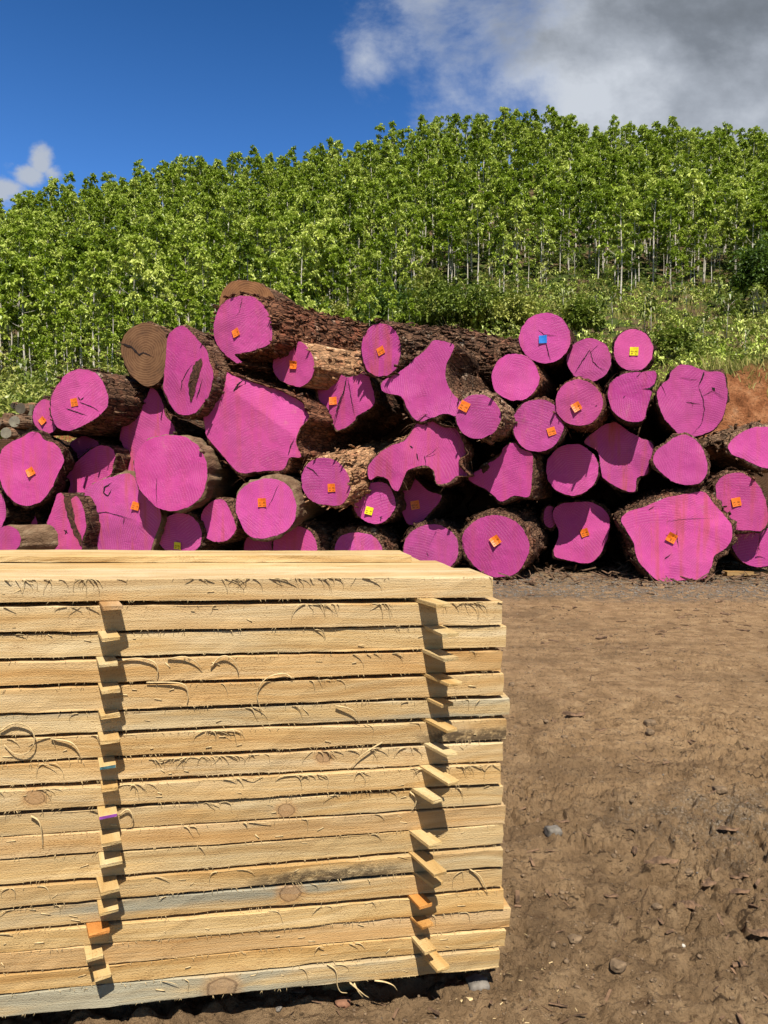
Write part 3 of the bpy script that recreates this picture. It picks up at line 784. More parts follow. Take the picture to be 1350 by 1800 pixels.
L_('jagged map-shaped pink log end with stringy bark below', 'C', [(80, 905), (130, 840), (200, 790), (260, 770), (300, 730), (320, 690), (375, 637), (420, 660), (480, 690), (540, 700), (580, 780), (590, 830), (555, 860), (560, 900), (603, 945), (545, 950), (500, 985), (440, 990), (420, 940), (400, 900), (360, 895), (290, 920), (270, 960), (250, 1010), (233, 1032), (205, 1010), (180, 965), (130, 950), (90, 970)], 9.5, creases=[((300, 920), (250, 770), .20)], cracks=[([(380, 850), (420, 825), (452, 797)], .007), ([(300, 790), (320, 802)], .02), ([(335, 830), (345, 870)], .018), ([(375, 840), (385, 900)], .007)], bark='mid', red=.35, fibres=60, flakes=60)
L_('round pink log with orange tag near its upper edge and grey bark side', 'C', ell(660, 637, 118, 118, wob=.015), 9.3, dx=.48, tags=[('orange', (590, 583), -28, .125)], bark='grey', length=3.2, flakes=300, rim=.018, red=.1)
L_('untagged round pink log end, lower left of the blue-tag log', 'C', ell(857, 430, 124, 125, wob=.015), 9.75, dx=.42, bark='red', rim=.012, red=.05)
L_('round pink log end with a blue tag and star splits, on top of the pile', 'C', ell(1015, 222, 135, 132, wob=.015), 9.85, tags=[('blue', (1003, 230), 2, T)], cracks=[([(978, 180), (1012, 205), (1080, 212)], .007), ([(1018, 245), (1030, 295), (1044, 345)], .010), ([(1015, 205), (1018, 245)], .006)], dx=.36, rim=.014, red=.1)
# ---- right part
L_('round pink log end with a forked dark split and no tag, on the top row', 'D', ell(407, 337, 117, 113, wob=.015), 9.95, cracks=[([(410, 285), (370, 345), (330, 410)], .014), ([(410, 285), (428, 350), (460, 378), (508, 402)], .009), ([(455, 260), (400, 310)], .005)], rim=.012, red=.08)
L_('round pink log with a shaded right third holding its orange tag', 'D', ell(137, 685, 134, 140, wob=.015), 9.7, tags=[('orange', (208, 715), 18, T)], rim=.012, red=.1)
L_('round pink log with a brown lower side and tilted orange tag, under the forked-split log', 'D', ell(352, 563, 124, 123, wob=.015), 9.55, dx=.42, dz=-.05, tags=[('orange', (340, 586), 30, .115)], bark='red', rim=.022, red=.1, cracks=[([(440, 582), (450, 578)], .018)], flakes=120, fibres=10)
L_('round pink log end with a yellow tag, on the top row', 'D', ell(640, 287, 104, 112, wob=.015), 10.0, tags=[('yellow', (643, 293), -3, .115)], rim=.016, red=.08, fibres=10)
L_('pink log end with a notched right edge, under the yellow-tag top log', 'D', [(507, 530), (515, 470), (550, 430), (600, 410), (680, 402), (757, 402), (752, 460), (722, 490), (737, 510), (717, 580), (700, 640), (680, 660), (610, 660), (560, 635), (530, 600)], 9.65, cracks=[([(757, 470), (722, 490), (690, 492)], .024), ([(585, 540), (597, 525)], .012), ([(655, 430), (680, 405)], .006)], bark='dark', red=.12, fibres=26, flakes=60)
L_('big untagged pink log end with a black knot and curved splits, top right', 'D', [(765, 510), (790, 470), (825, 440), (840, 400), (880, 365), (930, 365), (990, 385), (1030, 400), (1110, 405), (1130, 460), (1135, 540), (1110, 640), (1070, 700), (1010, 730), (960, 742), (890, 735), (840, 690), (800, 640), (780, 590)], 9.6, dx=.30, cracks=[([(1012, 400), (1000, 440), (982, 482)], .020), ([(985, 480), (1005, 540), (1015, 600), (1000, 672), (945, 736)], .008), ([(918, 560), (992, 572)], .008), ([(955, 562), (950, 590)], .006), ([(1054, 484), (1072, 500)], .035), ([(880, 430), (985, 446)], .006), ([(1000, 530), (1060, 500), (1135, 550)], .005)], bark='dark', rim=.012, red=.05)
L_('egg-shaped untagged pink log end with ring marks, above the five-lobed giant', 'D', [(745, 855), (765, 815), (810, 780), (870, 740), (920, 733), (980, 770), (1010, 820), (1028, 880), (1025, 940), (990, 985), (920, 998), (860, 985), (800, 945), (760, 900)], 9.5, dx=.44, bark='mid', rim=.018, red=.05)
L_('pink log end with a half-moon shadow and rust streak, left of the egg-shaped log', 'D', [(380, 770), (430, 720), (490, 680), (545, 668), (610, 710), (680, 750), (730, 770), (748, 800), (740, 850), (720, 870), (715, 940), (660, 960), (650, 1030), (620, 1035), (560, 1010), (480, 960), (470, 920), (450, 820), (400, 790)], 10.0, red=.7, bark='dark', fibres=8)
L_('fan-shaped pink log end with a ragged left corner, under the shaded-third log', 'C', [(610, 965), (680, 910), (740, 870), (780, 840), (795, 800), (830, 780), (860, 778), (885, 805), (942, 830), (950, 870), (945, 940), (930, 1055), (850, 1055), (785, 1085), (740, 1050), (700, 1020)], 9.85, holes=[[(680, 905), (715, 890), (718, 910), (690, 935)]], bark='mid', red=.15, dx=.5, flakes=140, rim=.03)
L_('round untagged pink log end almost wholly in shade', 'D', ell(318, 918, 137, 136, wob=.01), 10.0, bark='dark', rim=.010, red=.05)
L_('shaded pink log end with orange tag and a lit triangle at its foot', 'D', [(217, 1170), (225, 1120), (270, 1095), (340, 1088), (420, 1090), (480, 1120), (512, 1170), (512, 1240), (490, 1310), (460, 1370), (420, 1405), (370, 1410), (300, 1395), (230, 1375), (220, 1340), (240, 1290), (245, 1240)], 10.4, tags=[('orange', (382, 1248), 20, .115)], bark='dark', red=.1)
L_('five-lobed giant pink log on the ground with shaggy bark rim and orange tag', 'D', [(575, 1175), (610, 1140), (700, 1110), (760, 1085), (850, 1055), (950, 1040), (1020, 1037), (1060, 1090), (1110, 1145), (1155, 1210), (1160, 1270), (1130, 1330), (1070, 1370), (1050, 1430), (1010, 1490), (930, 1497), (830, 1505), (770, 1500), (700, 1440), (660, 1380), (640, 1300), (600, 1230)], 9.55, dx=.22, tags=[('orange', (840, 1275), 62, .125)], cracks=[([(868, 1240), (872, 1290), (880, 1330)], .008), ([(805, 1385), (840, 1360)], .012), ([(810, 1258), (830, 1268)], .010), ([(810, 1190), (900, 1178), (1080, 1170)], .004), ([(720, 1130), (755, 1108)], .008)], bark='mid', rim=.065, red=.5, flakes=420, fibres=40, ragged=.03)
L_('shaggy pink log with orange tag at the right frame edge, beside the giant', 'D', [(1075, 1000), (1100, 960), (1160, 935), (1215, 935), (1280, 975), (1320, 1030), (1345, 1110), (1350, 1190), (1310, 1240), (1260, 1235), (1180, 1230), (1140, 1180), (1100, 1110), (1080, 1060)], 9.85, tags=[('orange', (1182, 1087), 12, .12)], bark='mid', rim=.04, red=.35, flakes=160, fibres=24, dx=.28)
L_('flat oval pink log at the right frame edge, just below the orange bank', 'D', [(1140, 795), (1180, 740), (1240, 705), (1310, 690), (1380, 700), (1440, 760), (1440, 860), (1400, 900), (1340, 910), (1280, 890), (1220, 860), (1160, 835)], 9.9, bark='grey', rim=.05, red=.2, flakes=240, fibres=16, dx=.22)
L_('half-shaded pink log low at the right frame edge, above the loose plank', 'D', ell(1312, 1300, 155, 128, wob=.03), 10.05, bark='dark', red=.3, dx=.28, cracks=[([(1310, 1250), (1300, 1330), (1285, 1370)], .008)])
L_('small pink sliver of a log end, in shade beside the lit-triangle log', 'D', ell(200, 1165, 34, 58, wob=.02), 10.55, bark='dark', red=.6, length=2.5)
# ---- bottom row
L_('large round pink log on the ground with fibrous bark collar, nearest the plank corner', 'C', [(575, 1300), (590, 1240), (640, 1190), (720, 1160), (800, 1165), (870, 1200), (915, 1260), (932, 1320), (915, 1390), (870, 1455), (820, 1478), (730, 1478), (660, 1440), (600, 1370)], 9.75, tags=[('orange', (753, 1290), 35, .125)], bark='mid', rim=.05, fibres=50, flakes=200, red=.12, dx=.38, dz=.03)
L_('round untagged pink log with brown bark top, right behind the plank stack', 'C', ell(415, 1335, 146, 128, wob=.02), 9.85, bark='mid', rim=.035, fibres=24, red=.1, flakes=100, cracks=[([(390, 1350), (400, 1375)], .006)])
L_('pink log with a scaly sunlit top side and orange tag low on its face', 'B', [(540, 1110), (560, 1050), (610, 1010), (660, 1003), (730, 1025), (780, 1080), (797, 1140), (785, 1210), (750, 1250), (680, 1255), (600, 1235), (550, 1180)], 9.5, dx=.55, dz=.20, bark='pale', tags=[('orange', (700, 1162), 3, .11)], cracks=[([(565, 1050), (600, 1070), (635, 1108)], .012)], length=2.6, flakes=500, rim=.016, red=.3)
L_('round pink log with tan side and straight orange tag, directly above the planks', 'B', [(195, 1230), (215, 1180), (280, 1130), (360, 1115), (440, 1130), (490, 1180), (512, 1260), (500, 1340), (460, 1390), (380, 1420), (320, 1430), (250, 1405), (215, 1340), (195, 1280)], 9.4, dx=.20, dz=.10, bark='tan', tags=[('orange', (334, 1240), 2, .115)], length=3, cracks=[([(420, 1145), (385, 1225), (350, 1290)], .005)], rim=.014, flakes=90, red=.15)
L_('round pink log end with a yellow tag and a star scar, under the map-shaped log', 'C', [(5, 1110), (15, 1050), (60, 1000), (120, 982), (180, 995), (215, 1050), (225, 1110), (190, 1170), (140, 1200), (80, 1195), (30, 1160)], 9.75, tags=[('yellow', (88, 1133), -15, .105)], cracks=[([(45, 1045), (60, 1055), (85, 1062)], .008), ([(148, 1190), (150, 1165), (160, 1160)], .012), ([(140, 1165), (160, 1172)], .008)], bark='dark', red=.25)
L_('shaded purple-looking pentagonal log end with an orange tag', 'C', [(222, 1060), (260, 1000), (290, 935), (340, 975), (400, 1030), (470, 1060), (400, 1150), (350, 1200), (290, 1200), (250, 1120)], 10.15, tags=[('orange', (330, 1103), 10, .125)], bark='dark', red=.05)
L_('pink log end with a bark rim, beside the shaded log at the plank top', 'B', [(390, 1480), (405, 1420), (460, 1385), (520, 1365), (580, 1390), (615, 1440), (622, 1510), (600, 1600), (500, 1650), (400, 1600)], 9.85, bark='mid', rim=.03, red=.45, dx=.5, flakes=60, fibres=10)
L_('dark shaded pink log end, lowest between the two tagged round logs', 'B', ell(320, 1500, 88, 105), 10.3, bark='dark')
L_('low pink log end under thick shaggy bark, just showing above the planks', 'B', [(718, 1470), (745, 1420), (800, 1398), (870, 1400), (930, 1425), (965, 1480), (965, 1570), (900, 1650), (780, 1650), (718, 1570)], 9.85, bark='mid', rim=.07, fibres=60, red=.3, flakes=200, ragged=.03)

# ---- unpainted filler logs added deep inside the pile to block light at the gaps
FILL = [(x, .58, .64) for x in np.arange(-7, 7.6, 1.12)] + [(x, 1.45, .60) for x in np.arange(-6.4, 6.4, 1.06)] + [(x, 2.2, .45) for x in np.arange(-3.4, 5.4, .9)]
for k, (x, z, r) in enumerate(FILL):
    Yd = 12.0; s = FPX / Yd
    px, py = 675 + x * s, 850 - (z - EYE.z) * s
    make_log('added dark filler log deep inside the pile, blocking light through gaps between the pink ends', 'P', [(3 * a, 3 * b) for a, b in ell(px, py, r * s, r * s, 12)], Yd, dx=.2, length=2.6, old=True, fine=False, group='added filler logs inside the pile', tint=(.5, .5, .5, 1))

# ---- far heap of small weathered logs
for k, (x, y, r, d, lab) in enumerate([
        (10.5, 761, 9.6, 17.3, 'lowest silver log end in the far heap, half in shade'), (25, 741, 9.8, 17.3, 'silver log end with reddish side in the far heap, upper middle'),
        (36, 718, 9.2, 17.6, 'topmost dark grey log end in the far heap'), (10, 733, 6.5, 17.9, 'reddish-brown log end at the outer edge of the far heap'),
        (54, 721, 10, 17.6, 'pale barked log in the far heap, next to the small pink log'), (23, 713, 5, 17.9, 'smallest black log end on top of the far heap'),
        (44, 760, 9, 17.6, 'mossy grey log in the far heap, right above the wide pink log'), (-8, 745, 9, 17.6, 'grey log end at the far heap, cut by the frame edge')]):
    make_log(lab, 'P', [(3 * a, 3 * b) for a, b in ell(x, y, r, r, 12)], d, dx=.75, length=2.2, bark='grey' if k != 4 else 'pale', old=True, rim=.012, name='weathered_log',
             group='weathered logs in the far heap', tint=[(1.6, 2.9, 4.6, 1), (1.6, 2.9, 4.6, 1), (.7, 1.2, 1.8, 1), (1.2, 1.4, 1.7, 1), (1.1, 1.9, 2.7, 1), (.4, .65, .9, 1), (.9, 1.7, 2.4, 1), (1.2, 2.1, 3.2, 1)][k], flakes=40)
# ------------------------------------------------------------------ the stack of sawn boards
PSI = R(10.0)
E_ = Vector((math.cos(PSI), math.sin(PSI), 0)); IN_ = Vector((-math.sin(PSI), math.cos(PSI), 0)); NF = -IN_
PR = at(880, 1400, 1.80)
# right end x, right top, right bottom, left (x=0) top, left bottom ; stain, tint, knot(px,py,r), mud(px, w)
BO = [
 (865, 1015, 1050, 1018, 1059, .15, (1.06, 1.07, 1.10), None, None, 'top layer front board, thick and pale, torn fibres all along its upper edge'),
 (881, 1058, 1097, 1067, 1111, .10, (1.02, 1.0, .98), None, None, 'pale board just under the top layer, orange blush near its end'),
 (889, 1100, 1138, 1117, 1158, .15, (1.05, 1.05, 1.03), None, None, 'clean light board, third from the top of the stack'),
 (882, 1142, 1180, 1166, 1205, .0, (.98, .90, .80), None, None, 'orange-tan board with three curled fibres, fourth from the top'),
 (885, 1186, 1222, 1212, 1254, .1, (1.0, .95, .88), None, None, 'board with wavy grain and one long hooked fibre, fifth from the top'),
 (896, 1228, 1258, 1259, 1294, .9, (1.0, 1.0, .98), None, None, 'longest board of the upper half, grey-streaked, sixth from the top'),
 (889, 1264, 1300, 1300, 1340, .1, (1.02, .98, .92), None, (840, .24), 'board with black mud patch near its end, seventh from the top'),
 (883, 1307, 1338, 1345, 1382, .15, (1.02, .98, .92), (569, 1331, .014), None, 'board with a small brown knot and many fibres, eighth from the top'),
 (878, 1344, 1375, 1387, 1427, .1, (1.0, .95, .87), (62, 1401, .016), None, 'board with a ringed knot near its far part, ninth from the top'),
 (883, 1382, 1413, 1432, 1471, .35, (.99, .96, .9), (503, 1425, .016), None, 'board with a dark round knot and bluish streak, tenth from the top'),
 (888, 1416, 1448, 1473, 1510, .2, (.97, .90, .83), None, None, 'pinkish smooth board without stickers over its end, eighth from the bottom'),
 (884, 1450, 1485, 1513, 1555, .3, (1.0, .94, .82), None, None, 'orange-yellow board with loose sawdust scabs, seventh from the bottom'),
 (882, 1490, 1520, 1560, 1595, .25, (1.0, .97, .9), None, (575, .27), 'board with a long black mud smear in the middle, sixth from the bottom'),
 (881, 1525, 1558, 1600, 1637, 1.0, (.98, .96, .92), (510, 1570, .020), None, 'board turning from blue-grey to yellow with a big cut knot, fifth from the bottom'),
 (884, 1563, 1597, 1643, 1677, .0, (1.03, .98, .87), None, None, 'fuzzy yellow board, fourth from the bottom'),
 (897, 1593, 1630, 1680, 1713, .15, (.98, .89, .80), None, None, 'longest pinkish board of the lower half, third from the bottom'),
 (888, 1632, 1662, 1717, 1748, .1, (1.0, .94, .82), None, None, 'honey-coloured board, second from the bottom'),
 (877, 1666, 1700, 1753, 1788, .9, (1.03, 1.03, 1.0), (390, 1738, .027), None, 'lowest front board, pale greyish with a large round knot'),
]


def face_pt(px, py): return on_plane(px, py, PR, NF)


def board_mesh(L, wid, th, seed, cells=70, skew=0.0):
    """rough sawn board: local x from -L to 0 along the board, y into the stack, z from 0 to th"""
    r = np.random.default_rng(seed)
    xs = np.concatenate([np.linspace(-L, -.004, cells), [0]])
    prof = [(0, .03), (0, .5), (0, .965), (.009, 1), (.5, 1), (.991, 1), (1, .965), (1, .035), (.991, 0), (.5, 0), (.009, 0)]
    n = len(prof); V = []
    for k, x in enumerate(xs):
        for j, (a, b) in enumerate(prof):
            y = a * wid; z = b * th
            w = .0012 * float(vn(np.array([x * 30 + seed]), np.array([j * 3.3]))[0]) + .0018 * float(vn(np.array([x * 3 + seed]), np.array([j * .7]))[0])
            if j in (2, 3): w *= 1.5
            V.append((x - (skew * y if k == len(xs) - 1 else 0) + (.002 * math.sin(j * 2.1 + seed) if k == len(xs) - 1 else 0), y + w, z + w * .8))
    V = np.array(V); m = len(xs)
    i = np.arange(m - 1)[:, None] * n; j = np.arange(n)[None]; j2 = (j + 1) % n
    q = np.stack([i + j, i + n + j, i + n + j2, i + j2], -1).reshape(-1, 4)
    mb = MB(); mb.add(V, q, [[0, k, k + 1] for k in range(1, n - 1)] + [[(m - 1) * n, (m - 1) * n + k + 1, (m - 1) * n + k] for k in range(1, n - 1)])
    return mb.mesh('board', False, [WOOD])


def fibres(parent, th, L, dens, seed, hero=(), fuzz=.5):
    """torn fibres curling over the upper edge of the front face"""
    r = random.Random(seed); mb = MB()
    x = -1.35
    while x < -.02:
        x += r.expovariate(dens)
        if x > -.01: break
        cl = r.choice((1, 2, 3, 5, 8)) if dens > 8 else r.choice((1, 1, 2))
        for c in range(cl):
            xx = x + c * r.uniform(.002, .016)
            if xx > -.01: break
            run = r.uniform(.008, .032) * (1.8 if r.random() < .12 else 1); drop = r.uniform(.004, th * .9) * r.uniform(.4, 1); out = r.uniform(.002, .008); up = r.uniform(0, .004)
            s = np.linspace(0, 1, 9)
            px = xx + run * np.sin(s * math.pi * .5) ; pz = th + up * np.sin(s * math.pi) - drop * (1 - np.cos(s * math.pi * .5)) ** 1.3 - .001
            py = -.0008 - out * np.sin(s * math.pi * .8)
            if r.random() < .18: px = 2 * xx - px
            px = px + .002 * np.sin(s * r.uniform(3, 8) + r.random() * 6)
            tube(mb, np.stack([px, py, pz], 1), np.linspace(r.uniform(.0010, .0022), .0004, 9), 4, .6)
    for _ in range(int(190 * fuzz)):   # short fuzz on both edges
        xx = -r.random() * 1.3 - .01; top = r.random() < .45; L2 = r.uniform(.002, .008)
        p0 = np.array([xx, 0, th if top else .001]); d = np.array([r.uniform(-1, 1), -r.uniform(.2, .8), -r.uniform(.2, 1.2)]); d = d / np.linalg.norm(d) * L2
        tube(mb, [p0, p0 + d * .6, p0 + d + np.array([0, 0, -.001])], [.0007, .0006, .0002], 3)
    for _ in range(int(12 * fuzz)):   # torn scabs standing off the face
        xx = -r.random() * 1.3 - .02; zz = th * r.uniform(.15, .97); L2 = r.uniform(.006, .024); w2 = r.uniform(.001, .0035); a = r.gauss(0, .35); lift = r.uniform(.0004, .0022)
        ca, sa = math.cos(a), math.sin(a)
        q = [(-L2 / 2, -w2 / 2), (L2 / 2, -w2 * .2), (L2 * .4, w2 / 2), (-L2 * .45, w2 * .4)]
        v4 = [(xx + p * ca - t * sa, -.0012 - (lift if k in (1, 2) else 0), zz + p * sa + t * ca) for k, (p, t) in enumerate(q)]
        mb.add(v4 + [(x_, y_ + .0010, z_) for x_, y_, z_ in v4], [(0, 1, 2, 3), (7, 6, 5, 4), (0, 4, 5, 1), (1, 5, 6, 2), (2, 6, 7, 3), (3, 7, 4, 0)])
    for pts in hero:
        tube(mb, pts, np.linspace(.0030, .0011, len(pts)), 5, .7)
    if mb.v:
        o = link('torn_fibres', mb.mesh('torn_fibres', True, [FIBRE]), parent)
        o['label'] = 'curled fibres'; o['kind'] = 'stuff'


BROOT = []
dens = [20, 11, 5, 4, 5, 7, 13, 15, 18, 8, 5, 3, 4, 3, 2, 2, 2, 5]
HEROPX = {3: [[(205, 1163), (240, 1156), (268, 1160), (278, 1172), (277, 1185), (272, 1200)], [(295, 1158), (325, 1153), (345, 1162), (355, 1176)], [(371, 1172), (385, 1155), (400, 1152), (415, 1165), (420, 1185)]],
          4: [[(514, 1192), (500, 1183), (478, 1186), (462, 1196), (453, 1212), (453, 1228), (460, 1250)], [(258, 1199), (300, 1198), (325, 1202), (331, 1220), (329, 1238)]],
          5: [[(590, 1240), (612, 1243), (625, 1252), (632, 1272)]],
          6: [[(0, 1285), (25, 1270), (50, 1274), (62, 1290), (60, 1310), (45, 1323), (25, 1322), (8, 1308)], [(90, 1298), (125, 1302), (140, 1318), (142, 1335)]],
          7: [[(672, 1304), (650, 1315), (630, 1330), (617, 1350)]],
          9: [[(720, 1391), (730, 1400), (728, 1415), (722, 1424)]], 10: [[(210, 1432), (225, 1420), (234, 1430), (233, 1444), (222, 1452)], [(55, 1433), (70, 1440), (75, 1460), (76, 1490)]],
          13: [[(825, 1527), (840, 1535), (850, 1553), (857, 1570)]],
          17: [[(575, 1693), (588, 1700), (592, 1710), (592, 1726), (598, 1740), (610, 1744)], [(615, 1726), (628, 1735), (640, 1745), (648, 1752)], [(622, 1727), (630, 1740), (638, 1752)], [(658, 1722), (675, 1722), (690, 1728), (698, 1740)]]}
TOPL = []
for i, (xr, rt, rb, lt, lb, stain, tint, knot, mud, lab) in enumerate(BO):
    Rb, Rt, Lb, Lt = face_pt(xr, rb), face_pt(xr, rt), face_pt(0, lb), face_pt(0, lt)
    th = ((Rt - Rb).z + (Lt - Lb).z) / 2
    d = Rb - Lb; ex = d.normalized()
    # leave the lower edge of the top front board as the photograph shows it: the end stands a little proud or back
    L = 2.35 + .05 * ((i * 7) % 5); SKEW = .22 if i == 0 else 0.0
    ez = ex.cross(IN_).normalized() if ex.cross(IN_).z > 0 else -ex.cross(IN_).normalized()
    rot = Matrix((ex, IN_, ez)).transposed()
    back = random.uniform(-.004, .004)
    root = link('sawn_board', board_mesh(L, .195, th, i + 1, 70, SKEW)); root.location = Rb + IN_ * back
    root.rotation_mode = 'QUATERNION'; root.rotation_quaternion = rot.to_quaternion()
    tag(root, lab, 'board', 'front boards of the sawn timber stack'); root.color = (1 + (tint[0] - 1) * 1.3, 1 + (tint[1] - 1) * 1.25, 1 + (tint[2] - .96) * 1.3, 1)
    inv = rot.transposed()
    def loc(px, py, lift=0.0): return np.array(inv @ (face_pt(px, py) + NF * lift - root.location))
    if knot:
        q = loc(knot[0], knot[1]); root['knot_x'], root['knot_z'], root['knot_r'] = float(q[0]), float(q[2]), knot[2]
    else:
        root['knot_x'], root['knot_z'], root['knot_r'] = 50.0, 0.0, .02
    root['stain'] = stain
    root['mud_x'], root['mud_w'] = (float(loc(mud[0], rb)[0]), mud[1]) if mud else (50.0, 0.0)
    hero = []
    for pl in HEROPX.get(i, []):
        k = len(pl); P = np.array([loc(a, b, .003 + .006 * math.sin(math.pi * s / (k - 1))) for s, (a, b) in enumerate(pl)])
        P = smooth_loop(P[:, [0, 2]], 2) if False else P
        PP = np.vstack([2 * P[0] - P[1], P, 2 * P[-1] - P[-2]]); cr = []
        for s in range(k - 1):
            for u in np.linspace(0, 1, 4, endpoint=False):
                a_, b_, c_, d_ = PP[s:s + 4]; cr.append(.5 * (2 * b_ + (c_ - a_) * u + (2 * a_ - 5 * b_ + 4 * c_ - d_) * u * u + (3 * b_ - a_ - 3 * c_ + d_) * u ** 3))
        hero.append(np.array(cr + [P[-1]]))
    fibres(root, th, L, dens[i], 100 + i, hero, .8 if i in (6, 7, 8, 14) else .5)
    BROOT.append((root, rot, th, L))
    # the rows behind: same level, own boards
    for b in (1, 2):
        o = link('sawn_board', board_mesh(L, .19, th, 40 + i * 3 + b, 12, SKEW)); o.rotation_mode = 'QUATERNION'; o.rotation_quaternion = rot.to_quaternion()
        sh = -.047 * b if i == 0 else random.uniform(-.06, .0) if i else -.12
        o.location = Rb + IN_ * (.2 * b + random.uniform(0, .002)) + ex * sh
        o.color = (*(tint if i else (1.04, 1.03, 1.02)), 1); o['stain'] = .1; o['knot_x'] = 50.0; o['knot_r'] = .02; o['mud_x'] = 50.0; o['mud_w'] = 0.0
        tag(o, ('pale board of the top layer lying behind its front board' if b == 1 else 'top layer board hidden under the loose thin board') if i == 0 else 'sawn board of the rows hidden behind the front boards', 'board', 'boards behind the front row of the stack')

# loose thinner board lying on the top layer, at the back
r0, rot0, th0, L0 = BROOT[0]
o = link('sawn_board', board_mesh(2.1, .17, .018, 77)); o.rotation_mode = 'QUATERNION'; o.rotation_quaternion = rot0.to_quaternion()
ez0 = rot0.col[2]
pt = at_z(722, 991, (r0.location + ez0 * th0).z)
dd = pt - r0.location; o.location = r0.location + rot0.col[0] * dd.dot(rot0.col[0]) + rot0.col[1] * dd.dot(rot0.col[1]) + ez0 * (th0 + .003)
o.color = (1.03, 1.02, 1.0, 1); o['stain'] = .1; o['knot_x'] = 50.0; o['knot_r'] = .02; o['mud_x'] = 50.0; o['mud_w'] = 0.0
tag(o, 'loose thinner board lying on top at the back of the stack', 'board')

# ------------------------------------------------------------------ stickers between the layers
ORD = ['topmost', 'second', 'third', 'fourth', 'fifth', 'sixth', 'seventh', 'eighth', 'ninth', 'tenth', 'eleventh', 'twelfth', 'thirteenth', 'fourteenth', 'fifteenth', 'sixteenth', 'lowest']


def z6(a, b): return (450 + a / 2.7, 960 + b / 2.7)
def z8(a, b): return (450 + a / 2.7, 1380 + b / 2.7)
def z5(a, b): return (a / 3.0, 960 + b / 3.0)
def z7(a, b): return (a / 3.0, 1380 + b / 3.0)


def sticker(gap, rootp, tipp, wpx, label, tint=(1, 1, 1), paint=None, col=None):
    (ra, rot, th, L), (rb_, rotb, thb, Lb) = BROOT[gap], BROOT[gap + 1]
    P = face_pt(*rootp)
    # heights of the boards above and below at this place
    sa = (P - ra.location).dot(rot.col[0]); top = (ra.location + rot.col[0] * sa).z
    sb = (P - rb_.location).dot(rotb.col[0]); bot = (rb_.location + rotb.col[0] * sb + rotb.col[2] * thb).z
    t = max(top - bot - .0012, .0085)
    z1 = top - .0006
    A = on_plane(rootp[0], rootp[1], PR, NF); A = Vector((A.x, A.y, z1))
    B = at_z(tipp[0], tipp[1], z1)
    d = B - at_z(rootp[0], rootp[1], z1); d.z = 0
    p_ = d.dot(NF)
    d *= min(max(p_, .045), .125) / max(p_, .02)
    dn = d.normalized(); tip = A + d; w = wpx * (tip.y) / FPX
    sd = Vector((-dn.y, dn.x, 0)); sd = sd if sd.dot(E_) > 0 else -sd
    back = A - dn * .50
    x_ = dn; rot3 = Matrix((x_, sd, Vector((0, 0, 1)))).transposed()
    Ls = d.length + .50
    bm = bmesh.new(); bmesh.ops.create_cube(bm, size=1)
    bmesh.ops.scale(bm, vec=(Ls, w, t), verts=bm.verts)
    bmesh.ops.translate(bm, vec=(-Ls / 2, w / 2, -t / 2), verts=bm.verts)
    bmesh.ops.bevel(bm, geom=list(bm.edges), offset=.0009, segments=1, affect='EDGES')
    rj = random.Random(gap * 3 + int(wpx))
    for v in bm.verts:
        v.co += Vector((rj.uniform(-.0015, .0015), rj.uniform(-.0007, .0007), rj.uniform(-.0004, .0004)))
    me = bpy.data.meshes.new('sticker'); bm.to_mesh(me); bm.free(); me.materials.append(WOOD)
    if paint:
        me.materials.append(ENDPAINT[paint])
        for p in me.polygons:
            if p.normal.x > .9 and p.center.x > -.01: p.material_index = 1
    o = link('sticker', me); o.location = tip; o.rotation_mode = 'QUATERNION'; o.rotation_quaternion = rot3.to_quaternion()
    o.color = (*tint, 1); o['stain'] = .1; o['knot_x'] = 50.0; o['knot_r'] = .02; o['mud_x'] = 50.0; o['mud_w'] = 0.0
    tag(o, label, 'sticker', col)


RC = 'stickers in the column near the board ends'; LC = 'stickers in the column far from the board ends'
right = [(0, z6(765, 248), z6(855, 275), 30), (1, z6(800, 368), z6(885, 408), 32), (2, z6(793, 483), z6(890, 525), 31), (3, z6(805, 598), z6(915, 645), 29),
         (4, z6(817, 715), z6(880, 745), 26), (5, z6(808, 815), z6(905, 865), 23), (6, z6(803, 928), z6(905, 982), 25), (7, z6(778, 1035), z6(912, 1118), 25),
         (8, z8(737, 8), z8(840, 72), 26), (10, z8(730, 200), z8(820, 270), 29), (11, z8(730, 312), z8(845, 415), 27), (12, z8(755, 425), z8(845, 488), 23),
         (13, z8(725, 513), z8(775, 568), 26), (14, z8(735, 615), z8(790, 663), 25), (15, z8(738, 705), z8(800, 778), 25), (16, z8(790, 785), z8(860, 862), 27)]
for k, (g, a, b, w) in enumerate(right):
    special = {7: ', splayed outward', 12: ', orange-brown', 13: ', brown with a worn tip', 11: ', with a dark frayed end', 4: ', short and square'}.get(k, '')
    num = ORD[k] if k < 15 else 'lowest'
    sticker(g, a, b, w, f'{num} thin wooden sticker in the column near the board ends{special}',
            {12: (.95, .55, .25), 13: (.85, .58, .32), 1: (.9, .9, .85), 2: (.88, .88, .84)}.get(k, (1, .97, .88)), None, RC)
